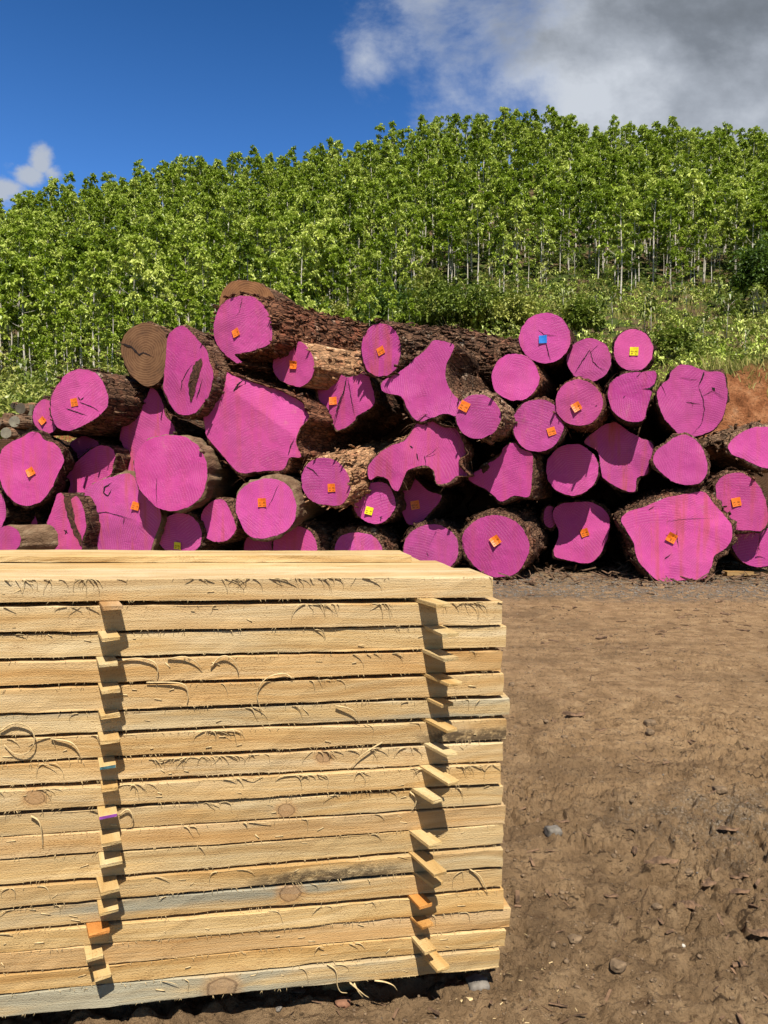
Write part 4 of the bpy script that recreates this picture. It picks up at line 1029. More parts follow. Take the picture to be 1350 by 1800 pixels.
left = [(0, z5(525, 293), z5(545, 320), 33), (1, z5(515, 440), z5(537, 478), 31), (2, z5(508, 580), z5(522, 618), 32), (3, z5(518, 720), z5(535, 762), 32), (4, z5(518, 865), z5(530, 895), 33),
        (5, z5(515, 980), z5(527, 1028), 34), (6, z5(517, 1110), z5(525, 1155), 28), (7, z7(530, -14), z7(535, 26), 28), (8, z7(513, 103), z7(522, 156), 31), (9, z7(525, 225), z7(535, 292), 33),
        (10, z7(518, 345), z7(528, 410), 38), (11, z7(508, 480), z7(530, 560), 33), (12, z7(510, 590), z7(520, 662), 34), (13, z7(455, 720), z7(467, 780), 36), (14, z7(443, 840), z7(455, 908), 29), (15, z7(483, 950), z7(495, 1000), 28)]
for k, (g, a, b, w) in enumerate(left):
    special = {0: ', purplish worn end', 6: ', with a teal-stained end', 8: ', with a purple painted end', 13: '; orange-brown', 10: ', the widest'}.get(k, '')
    num = ORD[k] if k < 15 else 'lowest'
    sticker(g, a, b, w, f'{num} thin sticker in the column far from the board ends{special}',
            {13: (.92, .52, .24), 0: (.8, .68, .66), 2: (.92, .92, .86)}.get(k, (1, .97, .88)), {8: 'purple', 6: 'teal'}.get(k), LC)

# bearers that carry the stack, set back in its shade
r17, rot17, th17, L17 = BROOT[17]
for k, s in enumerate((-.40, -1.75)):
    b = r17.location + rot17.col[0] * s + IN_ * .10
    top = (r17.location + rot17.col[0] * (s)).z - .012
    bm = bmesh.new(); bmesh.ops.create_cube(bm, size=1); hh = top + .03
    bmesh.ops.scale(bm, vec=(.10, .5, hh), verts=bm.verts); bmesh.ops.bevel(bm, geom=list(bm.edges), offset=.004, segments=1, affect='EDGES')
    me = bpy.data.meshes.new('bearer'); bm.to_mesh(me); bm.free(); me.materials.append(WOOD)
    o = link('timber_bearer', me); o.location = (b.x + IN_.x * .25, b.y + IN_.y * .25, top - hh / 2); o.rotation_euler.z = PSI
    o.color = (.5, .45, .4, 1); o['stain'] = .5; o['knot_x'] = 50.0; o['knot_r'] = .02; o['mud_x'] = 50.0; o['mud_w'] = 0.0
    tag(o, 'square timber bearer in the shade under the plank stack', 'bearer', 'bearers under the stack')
# ------------------------------------------------------------------ foliage builders
def unit(v): return v / (np.linalg.norm(v, axis=-1, keepdims=True) + 1e-9)


def leaf_quads(c, d, L, W, droop, rg):
    """arched leaves: base c, direction d; two quads each"""
    n = len(c)
    side = unit(np.cross(d, rg.normal(size=(n, 3)) * .45 + np.array([0, 0, 1.0])))
    nrm = np.cross(side, d); L = L[:, None]; W = W[:, None]; dz = np.array([0, 0, -1.0])[None] * (droop[:, None] * L)
    m = c + d * L * .5 + dz * .22; tip = c + d * L * .93 + dz
    fold = nrm * W * -.16
    V = np.stack([c, m - side * W * .5 - fold, m, m + side * W * .5 - fold, tip], 1).reshape(-1, 3)
    b = np.arange(n)[:, None] * 5
    T = np.concatenate([b + np.array([[0, 2, 1]]), b + np.array([[0, 3, 2]]), b + np.array([[1, 2, 4]]), b + np.array([[2, 3, 4]])])
    return V, T


def leaf_tris(c, d, L, W, droop, rg):
    n = len(c)
    side = unit(np.cross(d, rg.normal(size=(n, 3)) * .45 + np.array([0, -.5, .86]))); nrm = np.cross(side, d)
    L = L[:, None]; W = W[:, None]; dz = np.array([0, 0, -1.0])[None] * (droop[:, None] * L)
    m = c + d * L * .55 + dz * .2; tip = c + d * L * .93 + dz
    V = np.stack([c, m - side * W * .5 + nrm * W * .12, tip, m + side * W * .5 + nrm * W * .12], 1).reshape(-1, 3)
    b = np.arange(n)[:, None] * 4
    return V, np.concatenate([b + np.array([[0, 2, 1]]), b + np.array([[0, 3, 2]])])


def rosettes(cen, outd, k, L, W, rg, droop=.35, up=.35, simple=False):
    """k leaves round each centre"""
    n = len(cen); C = np.repeat(cen, k, 0); O = np.repeat(outd, k, 0)
    r = rg.normal(size=(n * k, 3)); d = unit(unit(r) * .85 + O * .55 + np.array([0, 0, up]))
    C = C + unit(r) * (.03 + .05 * rg.random((n * k, 1))) * L / .4
    return (leaf_tris if simple else leaf_quads)(C, d, L * rg.uniform(.7, 1.25, n * k), W * rg.uniform(.75, 1.25, n * k), droop * rg.uniform(.3, 1.6, n * k), rg)


def tree_arrays(seed, H=9.0):
    rg = np.random.default_rng(seed); mb = MB()
    lean = rg.normal(size=2) * .018
    zz = np.linspace(-.4, H * .93, 9)
    tr = np.stack([lean[0] * zz * (zz / H) + .05 * np.sin(zz * .8 + seed), lean[1] * zz * (zz / H) + .05 * np.cos(zz * .7 + seed), zz], 1)
    tube(mb, tr, np.linspace(.085, .018, 9), 6)
    base = H * rg.uniform(.26, .50); nb = int(rg.integers(13, 21)); cen, od = [], []
    def trunk_at(z): return np.array([np.interp(z, zz, tr[:, 0]), np.interp(z, zz, tr[:, 1]), z])
    a0 = rg.random() * 6; wide = rg.uniform(.85, 1.3); pw = rg.uniform(.45, .8)
    for k in range(nb):
        f = (k + rg.uniform(-.4, .4)) / (nb - 1); f = min(max(f, 0), 1); z = base + (H * .93 - base) * f; a = a0 + k * 2.4 + rg.normal() * .5
        spread = wide * (1.05 * (1 - f) ** pw * (.6 + .4 * min(1, f * 5)) + .20) * rg.uniform(.45, 1.25)
        p0 = trunk_at(z); o = np.array([math.cos(a), math.sin(a), 0])
        p1 = p0 + o * spread * .55 + np.array([0, 0, .22 * spread]); p2 = p0 + o * spread + np.array([0, 0, .55 * spread])
        tube(mb, [p0, p1, p2], [.022, .014, .006], 3)
        cen.append(p2); od.append(unit(o + np.array([0, 0, .8])))
        for e_ in range(int(rg.integers(3, 6))):
            q = p2 + rg.normal(size=3) * np.array([.17, .17, .13]) if rg.random() < .8 else p0 + o * spread * rg.uniform(.3, .9) + np.array([0, 0, spread * rg.uniform(.2, .6)]) + rg.normal(size=3) * .14
            cen.append(q); od.append(unit(o * .5 + rg.normal(size=3) * .35 + np.array([0, 0, .7])))
    for z_ in (.95, .92, .88, .9): cen.append(trunk_at(H * .93) + np.array([rg.normal() * .13, rg.normal() * .13, H * (z_ - .93)])); od.append(np.array([0, 0, 1.]))
    V, T = rosettes(np.array(cen), np.array(od), 12, .36, .22, rg, .55, .30, True)
    return (np.concatenate(mb.v), np.concatenate(mb.q), np.concatenate(mb.t)), (V, T)


NV = 16
VAR = [tree_arrays(200 + k) for k in range(NV)]
VTR = [mesh('trunk', v[0][0], v[0][1], v[0][2], True, [TRUNK]) for v in VAR]
VCR = [mesh('crown', v[1][0], None, v[1][1], False, [LEAF]) for v in VAR]


def tz(x, y): return float(terrain(np.array([x]), np.array([y]))[0])


def make_tree(x, y, s, rz, var, label, group, lean=0.0):
    r = empty('plantation_tree', (x, y, tz(x, y))); r.rotation_euler = (lean, 0, rz); r.scale = (s * random.uniform(.9, 1.1), s * random.uniform(.9, 1.1), s)
    tag(r, label, 'tree', group)
    link('trunk', VTR[var], r); link('crown', VCR[var], r)
    return r


GROUPT = 'young plantation trees on the hillside'
# trees whose trunks can be told apart in the photograph: pixel of the trunk's foot, of the tree's top, label
HERO = [((1091, 536), 330, 'bare-trunked young tree on the slope above the forked-split log'), ((1109, 520), 410, 'thin short tree just right of the bare trunk above the forked-split log'),
        ((1147, 503), 315, 'straight pale-trunked tree standing over the yellow-tag top log'), ((1179, 516), 440, 'small umbrella-crowned tree between the tall pale trunks, above the big top-right log'),
        ((1188, 480), 325, 'thicker pale trunk in the tree row above the big top-right log'), ((1198, 531), 445, 'small leaning umbrella-crowned tree in front of the thicker pale trunk'),
        ((1215, 477), 300, 'tall twin-looking pale trunk, centre of the tree row above the big top-right log'), ((1238, 499), 350, 'bare trunk leaning right in the row above the orange bank'),
        ((1292, 482), 330, 'isolated bare trunk next to the dark round bush at the frame edge'), ((821, 506), 375, 'lone slim tree in the shrubby gap above the star-shaped log'),
        ((879, 530), 400, 'left one of a close pair of thin trunks above the blue-tag log'), ((886, 543), 395, 'right one of a close pair of thin trunks above the blue-tag log'),
        ((910, 520), 440, 'short tree with drooping leaves beside the thin pair above the blue-tag log'), ((723, 502), 395, 'slim tree above the narrow oval log with the long rough side'),
        ((894, 434), 300, 'tree with bare trunk high in the gap above the blue-tag log'), ((775, 473), 340, 'double-looking slender tree left of the lone slim tree')]
for k, ((px, py), top, lab) in enumerate(HERO):
    p = pix_ground(px, py, 22)
    Hm = (py - top) / FPX * p.y
    make_tree(p.x, p.y, Hm / 9.0, (k % 5 - 2) * .3, k % NV, lab, GROUPT, random.uniform(-.03, .03))

# the rest of the plantation
TREEX = [-400, 0, 250, 420, 600, 800, 1000, 1150, 1250, 1350, 1800]; TREEY = [46, 47, 49, 51, 58, 70, 74, 70, 69, 68, 68]
cand = []
yy_ = 45.0
while yy_ < 127:
    half = .80 * yy_
    for x in np.arange(-half, half, 2.45):
        X = x + random.uniform(-.8, .8); Y = yy_ + random.uniform(-.8, .8)
        px = 675 + FPX * X / Y
        if Y < np.interp(px, TREEX, TREEY) + 2.5 * float(vn(np.array([X * .2]), np.array([Y * .2]))[0]): continue
        if Y < 95 and float(vn(np.array([X * .11 + 9]), np.array([Y * .11]))[0]) > .62: continue
        cand.append((X, Y, px))
    yy_ += 2.45
inview = [c for c in cand if -25 < c[2] < 1375]
inview.sort(key=lambda c: c[1])
ZONES = [(-50, 130, 'over the far grey log heap'), (130, 300, 'over the unpainted brown log'), (300, 460, 'behind the topmost pink log'), (460, 640, 'over the pale debarked log'),
         (640, 830, 'over the long rough log side'), (830, 1010, 'over the blue-tag log'), (1010, 1160, 'over the yellow-tag top log'), (1160, 1400, 'over the big top-right log')]
indiv = inview[:284]
ids = {id(c) for c in indiv}
zl = {}
for k, c in enumerate(indiv):
    X, Y, px = c
    zn = next(z for a, b, z in ZONES if a <= px < b)
    zl.setdefault(zn, []).append(c)
for zn, cs in zl.items():
    for k, (X, Y, px) in enumerate(cs):
        row = 'lowest rows' if k < len(cs) / 3 else 'next rows up' if k < len(cs) * 2 / 3 else 'middle rows'
        look = {'lowest rows': 'leafy young tree, pale trunk showing', 'next rows up': 'leafy young tree half covered', 'middle rows': 'leafy young tree crown'}[row]
        make_tree(X, Y, random.choice((.7, .85, .95, 1.0, 1.08)) * random.uniform(.92, 1.08), random.uniform(-.8, .8), random.randrange(NV), f'{look}, {row}, {zn}', GROUPT, random.uniform(-.03, .03))
rest = [c for c in cand if id(c) not in ids]
SMALL = []
crV, crT, trV, trQ, n1, n2 = [], [], [], [], 0, 0
SM = []
for c in cand:
    X, Y, px = c
    if random.random() < (.45 if px < 860 else .18): SM.append((X + random.uniform(-1.2, 1.2), Y - random.uniform(.3, 1.5), px))
for Yf in np.arange(37, 50, 2.0):   # younger trees in front of the stand, mostly on the left
    for Xf in np.arange(-.62 * Yf, .02 * Yf, 2.6):
        if random.random() < .55: SM.append((Xf + random.uniform(-1, 1), Yf + random.uniform(-.8, .8), 675 + FPX * Xf / Yf))
SMV = set(id(c) for c in SM)
for c in rest + SM:
    X, Y, px = c
    k = random.randrange(NV); a = random.uniform(-.8, .8); s = (random.uniform(.36, .62) if id(c) in SMV else random.choice((.72, .85, .95, 1.0, 1.05, 1.15)) * random.uniform(.92, 1.08))
    if abs(px - 675) > 740 and random.random() < .4: continue
    M3 = np.array([[math.cos(a), -math.sin(a), 0], [math.sin(a), math.cos(a), 0], [0, 0, 1]]) * s
    o = np.array([X, Y, tz(X, Y)])
    V, T = VAR[k][1]; crV.append(V @ M3.T + o); crT.append(T + n1); n1 += len(V)
    V, Q, _ = VAR[k][0]; V = V[:54]; Q = Q[Q.max(1) < 54]; trV.append(V @ M3.T + o); trQ.append(Q + n2); n2 += len(V)
fo = link('plantation_forest', mesh('forest', np.concatenate(crV), None, np.concatenate(crT), False, [LEAF])); struct(fo, 'dense young plantation covering the upper hillside up to the ridge', 'forest', 'stuff')
ft = link('forest_trunks', mesh('forest_trunks', np.concatenate(trV), np.concatenate(trQ), None, True, [TRUNK]), fo); ft['kind'] = 'stuff'

# ------------------------------------------------------------------ bushes, saplings, undergrowth
def bush(x, y, w, h, label, mat, n=420, L=.22, W=.10, name='bush', seed=1):
    rg = np.random.default_rng(seed)
    r = empty(name, (x, y, tz(x, y) - .1)); tag(r, label, 'bush')
    d = unit(rg.normal(size=(n, 3))); d[:, 2] = np.abs(d[:, 2]) * 1.1 - .15
    rad = rg.uniform(.45, 1.12, (n, 1)) * (1 + .34 * np.sin(d[:, :1] * 7 + seed) * np.cos(d[:, 1:2] * 6))
    c = d * rad * np.array([w / 2, w / 2, h * .52]) + np.array([0, 0, h * .48])
    V, T = rosettes(c, unit(d + np.array([0, 0, .3])), 7, L, W, rg, .35, .2)
    link('foliage', mesh('foliage', V, None, T, False, [mat]), r)
    mb = MB()
    for k in range(9):
        a = rg.random() * 6.3; e = np.array([math.cos(a) * w * .35, math.sin(a) * w * .35, h * rg.uniform(.5, .8)])
        tube(mb, [[0, 0, -.1], e * .5 + [0, 0, .1], e], [.04, .025, .008], 4)
    link('stems', mb.mesh('stems', True, [TRUNK]), r)
    return r


for k, (px, foot, top, wpx, mat, lab, nm) in enumerate([
        (545, 548, 462, 105, DARKLEAF, 'dark round bush right behind the topmost log', 'bush'), (650, 560, 476, 60, SHRUB, 'upright leafy bush behind the pale debarked log', 'bush'),
        (1335, 560, 428, 90, DARKLEAF, 'dark dense bush at the right frame edge, below the tree crowns', 'bush'), 
        (700, 600, 515, 130, DARKLEAF, 'wide green thicket just above the long rough log side, left part', 'thicket'), (800, 605, 505, 170, SHRUB, 'widest green thicket above the star-shaped log', 'thicket'),
        (890, 600, 520, 110, SHRUB, 'green thicket reaching down to the blue-tag log', 'thicket'), (740, 520, 440, 70, SHRUB, 'light bush in the gap above the long rough log side', 'bush'),
        (590, 560, 500, 70, SHRUB, 'low bush between the dark round bush and the pale debarked log', 'bush'), (155, 600, 530, 60, DARKLEAF, 'small dark bush over the big left pink log', 'bush'),
        (1020, 600, 530, 60, SHRUB, 'low bush behind the forked-split log', 'bush'), (1180, 640, 575, 60, SHRUB, 'bright low bush behind the yellow-tag top log', 'bush')]):
    p = pix_ground(px, foot, 19)
    Y = min(p.y, 60); h = (foot - top) / FPX * Y; w = wpx / FPX * Y
    bush(p.x, Y, w, h, lab, mat, int(240 + 900 * min(1, w / 6)), .17 + .004 * Y, .08 + .0018 * Y, nm, 30 + k)

SAPL = [((1075, 585), 70), ((1134, 590), 75), ((1144, 592), 55), ((1205, 560), 60), ((1262, 545), 62), ((1276, 600), 80), ((1235, 610), 62), ((1325, 575), 70), ((1160, 625), 55), ((1310, 640), 60), ((1048, 560), 45), ((990, 560), 60),
        ((960, 520), 60), ((865, 500), 45), ((940, 470), 45), ((1010, 500), 60), ((45, 700), 70), ((90, 690), 60), ((15, 690), 75), ((130, 640), 60), ((190, 640), 62), ((230, 610), 50)]
SPLACE = ['behind the forked-split log', 'left one of two thin stems over the yellow-tag log', 'right one of two thin stems over the yellow-tag log', 'over the gap left of the big top-right log', 'over the upper edge of the big top-right log', 'bright-leaved, over the orange bank top',
          'over the middle of the big top-right log', 'at the right frame edge, under the dark bush', 'between the yellow-tag log and the big top-right log', 'lowest at the right frame edge', 'high behind the forked-split log', 'over the gap right of the blue-tag log',
          'above the blue-tag log', 'next to the lone slim tree', 'in the brown gap high above the blue-tag log', 'on the brown slope right of the close pair of trunks', 'right behind the far grey log heap', 'left of the big left pink log', 'at the left frame edge over the far heap', 'over the big left pink log',
          'between the big left pink log and the unpainted brown log', 'just left of the unpainted brown log']
for k, ((px, py), hp) in enumerate(SAPL):
    p = pix_ground(px, py, 18); H = hp / FPX * p.y; rg = np.random.default_rng(500 + k)
    r = empty('sapling', p); tag(r, 'broad-leaved sapling ' + SPLACE[k], 'sapling', 'broad-leaved saplings on the slope')
    mb = MB(); tube(mb, [[0, 0, -.1], [rg.normal() * .05, rg.normal() * .05, H * .5], [rg.normal() * .1, rg.normal() * .1, H * .9]], [.03, .022, .01], 5)
    n = 9; cen = np.stack([rg.normal(size=n) * .22 * H / 2, rg.normal(size=n) * .22 * H / 2, H * rg.uniform(.5, 1, n)], 1)
    for c in cen: tube(mb, [[0, 0, c[2] * .8], c], [.014, .006], 3)
    link('stem', mb.mesh('stem', True, [TRUNK]), r)
    V, T = rosettes(cen, unit(np.stack([cen[:, 0], cen[:, 1], .3 + 0 * cen[:, 0]], 1)), 7, .17 * H, .075 * H, rg, .8, .15)
    link('foliage', mesh('foliage', V, None, T, False, [SHRUB]), r)


def scatter(n, y0, y1, keep, pw=1.0):
    Y = y0 + (y1 - y0) * rng.random(n) ** pw; X = (rng.random(n) * 1.5 - .75) * Y
    px = pxof(X, Y); k = keep(px, X, Y); X, Y = X[k], Y[k]
    return X, Y, terrain(X, Y)


def grasses():
    X, Y, Z = scatter(60000, 16.6, 44, lambda px, x, y: (y > np.interp(px, [0, 1100, 1350], [17, 18.6, 19.2]) + 1.1 * vn(x * .9, y * .9)) & (vn(x * .45, y * .45) + .5 * vn(x * 1.7, y * 1.7) > -.45), 1.8)
    X2, Y2, Z2 = scatter(60000, 20, 76, lambda px, x, y: (px > 800) & (y > np.interp(px, [800, 1350], [21, 21])) & (vn(x * .35 + 3, y * .35) + .4 * vn(x * 1.4, y * 1.4) > -.2), 1.2)
    n1_ = len(X); X = np.concatenate([X, X2]); Y = np.concatenate([Y, Y2]); Z = np.concatenate([Z, Z2])
    n = len(X); c = np.stack([X, Y, Z - .03], 1)
    d = unit(np.stack([rng.normal(size=n) * .35, rng.normal(size=n) * .35, np.ones(n)], 1))
    L = rng.uniform(.18, .55, n) * np.where(np.arange(n) >= n1_, 1.7, 1.0) * (.7 + .5 * (vn(X * .6, Y * .6) + .5)); side = unit(np.stack([rng.normal(size=n), rng.normal(size=n), 0 * X], 1)) * (.007 + .0005 * Y)[:, None]
    tip = c + d * L[:, None] + side * 3 * rng.normal(size=(n, 1)) - np.array([0, 0, 1]) * (L * .15)[:, None]
    m = c + d * L[:, None] * .6
    V = np.stack([c - side, c + side, m + side * .7, m - side * .7, tip], 1).reshape(-1, 3); b = np.arange(n)[:, None] * 5
    g = link('grass', mesh('grass', V, b + np.array([[0, 1, 2, 3]]), b + np.array([[3, 2, 4]]), False, [GRASS]))
    struct(g, 'rough green grass over the bank and lower slope', 'grass', 'stuff')


def undergrowth():
    X, Y, Z = scatter(42000, 18, 90, lambda px, x, y: (y < np.interp(px, TREEX, TREEY) + 24) & (y > np.interp(px, [0, 600, 1000, 1150, 1350], [18.5, 18.5, 19.5, 22, 25])) &
                      (vn(x * .22 + 3, y * .22) + .5 * vn(x * .8, y * .8) > np.interp(px, [0, 600, 850, 1000, 1350], [-.6, -.7, -.2, .15, .05])), 1.0)
    n = len(X); h = np.abs(rng.normal(size=n)) * .5 * (1 + .9 * vn(X * .3 + 8, Y * .3)) + .15
    cen = np.stack([X, Y, Z + h], 1)
    V, T = rosettes(cen, np.tile([[0, 0, 1.]], (n, 1)), 8, .30, .13, rng, .5, .3)
    u = link('undergrowth', mesh('undergrowth', V, None, T, False, [SHRUB])); struct(u, 'low leafy undergrowth on the lower hillside', 'undergrowth', 'stuff')
    X, Y, Z = scatter(5500, 20, 74, lambda px, x, y: (px > 780) & (y < np.interp(px, TREEX, TREEY) + 3) & (y > np.interp(px, [780, 1150, 1350], [22, 24, 27])) & (vn(x * .3 + 30, y * .3) > -.45), .8)
    n = len(X); cen = np.stack([X, Y, Z + .1 + rng.random(n) ** 2 * 1.3], 1)
    V, T = rosettes(cen, np.tile([[0, 0, 1.]], (n, 1)), 7, .42, .13, rng, .8, .25)
    u = link('undergrowth', mesh('undergrowth', V, None, T, False, [LEAF])); struct(u, 'tall pale-leaved weeds on the slope behind the right half of the pile', 'undergrowth', 'stuff')
    X, Y, Z = scatter(5000, 66, 125, lambda px, x, y: vn(x * .25, y * .25) > -.5)
    n = len(X); cen = np.stack([X, Y, Z + .3 + .5 * rng.random(n)], 1)
    V, T = rosettes(cen, np.tile([[0, 0, 1.]], (n, 1)), 6, .5, .2, rng, .5, .3)
    u = link('undergrowth', mesh('undergrowth', V, None, T, False, [DARKLEAF])); struct(u, 'dark undergrowth between the plantation trunks', 'undergrowth', 'stuff')


grasses(); undergrowth()


def conifer(px, top, Y, label):
    d = ray(px, top); x = d.x * Y / d.y; zt = EYE.z + d.z * Y / d.y; z0 = tz(x, Y); H = max(zt - z0, 5)
    r = empty('conifer', (x, Y, z0)); tag(r, label, 'conifer'); mb = MB(); tube(mb, [[0, 0, -.3], [0, 0, H * .6], [0, 0, H]], [.14, .08, .015], 6)
    rg = np.random.default_rng(int(px)); c, dd = [], []
    for k in range(110):
        f = rg.random() ** .7; z = H * (.35 + .65 * f); a = rg.random() * 6.3; w = (1.5 * (1 - f) + .12) * rg.uniform(.6, 1.1); o = np.array([math.cos(a), math.sin(a), 0])
        tube(mb, [[0, 0, z], [o[0] * w, o[1] * w, z + w * .25]], [.02, .005], 3)
        for s in np.linspace(.25, 1, 7): c.append(np.array([0, 0, z + w * .25 * s]) + o * w * s); dd.append(unit(o + [0, 0, .5]))
    link('trunk', mb.mesh('trunk', True, [TRUNK]), r)
    V, T = rosettes(np.array(c), np.array(dd), 6, .30, .035, rg, .1, .4)
    link('crown', mesh('crown', V, None, T, False, [NEEDLE]), r)


conifer(1192, 222, 122, 'dark spiky conifer top on the ridge, against the grey cloud')
conifer(686, 250, 118, 'dark conifer top on the ridge at the edge of the blue sky')
conifer(1170, 252, 124, 'smaller dark conifer beside the spiky one on the ridge')


# ------------------------------------------------------------------ things lying about
def rock_arrays(s, seed, flat=.7, sub=2):
    bm = bmesh.new(); bmesh.ops.create_icosphere(bm, subdivisions=sub, radius=1)
    V = np.array([v.co[:] for v in bm.verts]); F = np.array([[v.index for v in f.verts] for f in bm.faces]); bm.free()
    n = 1 + .30 * fbm(V[:, 0] * 1.3 + seed, V[:, 1] * 1.3, V[:, 2] * 1.3, 3)
    V = V * n[:, None]; V = np.clip(V, -.82, .86) * np.array([1, .8, flat]) * s
    return V, F


def chunk(px, py, wpx, mat, label, cat, name, seed, aspect=.3, thick=.25, rz=0.0, kind='rock'):
    p = pix_ground(px, py); w = wpx / FPX * p.y
    if kind == 'rock':
        V, F = rock_arrays(w / 2, seed, thick, 3)
    else:   # slab of bark
        mb = MB(); m = 14; xs = np.linspace(-w / 2, w / 2, m); r = random.Random(seed)
        T_ = []
        for k, x in enumerate(xs):
            e = max(.12, 1 - abs(2 * k / (m - 1) - 1) ** 3) * r.uniform(.75, 1.15) * aspect * w / 2; t = thick * w * .5; lift = .05 * w * math.sin(k * .6 + seed)
            T_ += [(x, -e, 0 + lift * .3), (x + r.uniform(-.01, .01) * w, -e * .55, t * r.uniform(.8, 1.2) + lift), (x, e * .45, t * r.uniform(.8, 1.3) + lift), (x, e, 0 + lift * .3)]
        q = [(k * 4 + j, k * 4 + (j + 1) % 4, k * 4 + 4 + (j + 1) % 4, k * 4 + 4 + j) for k in range(m - 1) for j in range(4)] + [(3, 2, 1, 0), tuple((m - 1) * 4 + j for j in range(4))]
        V, F = np.array(T_), np.array(q)
    o = link(name, mesh(name, V, F if F.shape[1] == 4 else None, F if F.shape[1] == 3 else None, kind == 'rock', [mat]))
    o.location = p + Vector((0, 0, (V[:, 2].max() * .35 if kind == 'rock' else .002))); o.rotation_euler = (0, 0, rz)
    tag(o, label, cat)


for k, a in enumerate([
        (972, 1467, 33, STONE, 'grey stone alone on the dirt right of the plank stack', 'stone', 'stone', .3, .75, .3, 'rock'),
        (602, 1768, 34, RUST, 'rounded reddish stone in front of the stack shade', 'stone', 'stone', .3, .6, .1, 'rock'),
        (840, 1735, 46, STONE, 'pale grey stone at the corner below the lowest board', 'stone', 'stone', .3, .5, .2, 'rock'),
        (826, 1758, 13, FIBRE, 'yellow wood chip at the stack corner, larger one', 'wood chip', 'wood_chip', .5, .4, .4, 'rock'), (812, 1762, 8, FIBRE, 'yellow wood chip at the stack corner, smaller one', 'wood chip', 'wood_chip', .5, .4, .4, 'rock'),
        (490, 1782, 14, STONE, 'small grey stone left of the reddish stone', 'stone', 'stone', .5, .6, .4, 'rock'), (490, 1735, 16, CLOD, 'brown stone in the shade under the stack', 'stone', 'stone', .5, .6, .4, 'rock'),
        (1162, 1516, 64, CHIP, 'longest bark slab on the dirt', 'bark piece', 'bark_piece', .26, .16, .05, 'slab'), (1116, 1494, 40, CHIP, 'upright-lying stick of bark left of the longest slab', 'bark piece', 'bark_piece', .25, .18, 1.2, 'slab'),
        (1008, 1259, 40, CHIP, 'reddish bark piece, far right of the plank ends', 'bark piece', 'bark_piece', .3, .18, -.15, 'slab'), (1056, 1285, 22, CHIP, 'thin dark bark piece between the reddish piece and the dark clods', 'bark piece', 'bark_piece', .35, .2, .1, 'slab'),
        (1142, 1274, 24, CLOD, 'dark mud clod, upper of a pair in mid yard', 'clod', 'mud_clod', .5, .55, .2, 'rock'), (1143, 1289, 18, CLOD, 'dark mud clod, lower of a pair in mid yard', 'clod', 'mud_clod', .5, .6, .2, 'rock'),
        (992, 1298, 13, CLOD, 'small clod left of the thin dark bark piece', 'clod', 'mud_clod', .5, .5, .2, 'rock'), (899, 1207, 12, CLOD, 'round dark clod close to the fifth board end', 'clod', 'mud_clod', .5, .8, .2, 'rock'),
        (958, 1132, 15, CHIP, 'small bark sliver near the board ends, far in the yard', 'bark piece', 'bark_piece', .4, .2, 0, 'slab'), (1190, 1105, 14, CHIP, 'dark bark sliver in front of the giant log', 'bark piece', 'bark_piece', .4, .2, 0, 'slab'),
        (988, 1446, 26, CHIP, 'flat dark bark piece above the lone grey stone', 'bark piece', 'bark_piece', .3, .15, -.1, 'slab'), (1340, 1659, 50, CHIP, 'brown bark slab cut by the right frame edge', 'bark piece', 'bark_piece', .4, .2, -.2, 'slab'),
        (1210, 1597, 46, CHIP, 'dark raised bark lump right of the mud centre', 'bark piece', 'bark_piece', .4, .3, -.35, 'slab'), (1300, 1574, 40, CHIP, 'bark piece near the right edge, above the dark hollow', 'bark piece', 'bark_piece', .3, .2, .1, 'slab'),
        (1310, 1543, 22, CHIP, 'curled brown chip at the right edge of the grey patch', 'bark piece', 'bark_piece', .35, .3, -.1, 'slab'), (1293, 1548, 22, CHIP, 'dark curled chip left of the curled brown chip', 'bark piece', 'bark_piece', .35, .3, -.2, 'slab'),
        (1209, 1536, 22, CLOD, 'rounded mud lump right of the longest bark slab', 'clod', 'mud_clod', .5, .5, .2, 'rock'), (1155, 1602, 20, CLOD, 'rounded clod left of the raised bark lump', 'clod', 'mud_clod', .5, .5, .3, 'rock'),
        (1246, 1560, 34, CHIP, 'reddish bark flake in the middle right', 'bark piece', 'bark_piece', .35, .2, .3, 'slab'), (1010, 1652, 30, CLOD, 'low mud lump in the near dirt beyond the board ends', 'clod', 'mud_clod', .5, .45, .2, 'rock'),
        (1280, 1460, 40, CHIP, 'thin grey bark flake on the grey gravel patch', 'bark piece', 'bark_piece', .3, .12, -.1, 'slab'), (1085, 1708, 34, CLOD, 'mud lump at the bottom middle of the dirt', 'clod', 'mud_clod', .5, .5, .6, 'rock'),
        (1265, 1395, 26, CLOD, 'dark clod behind the grey gravel patch', 'clod', 'mud_clod', .5, .5, .1, 'rock'), (1075, 1580, 26, CHIP, 'small bark piece in the near dirt, middle', 'bark piece', 'bark_piece', .3, .2, -.1, 'slab'),
        (1201, 1672, 7, TRUNK, 'tiny white pebble in the mud', 'pebble', 'pebble', .5, .8, .1, 'rock')]):
    px, py, w, mat, lab, cat, nm, asp, th, rz, kd = a
    chunk(px, py, w, mat, lab, cat, nm, 60 + k, asp, th, rz, kd)

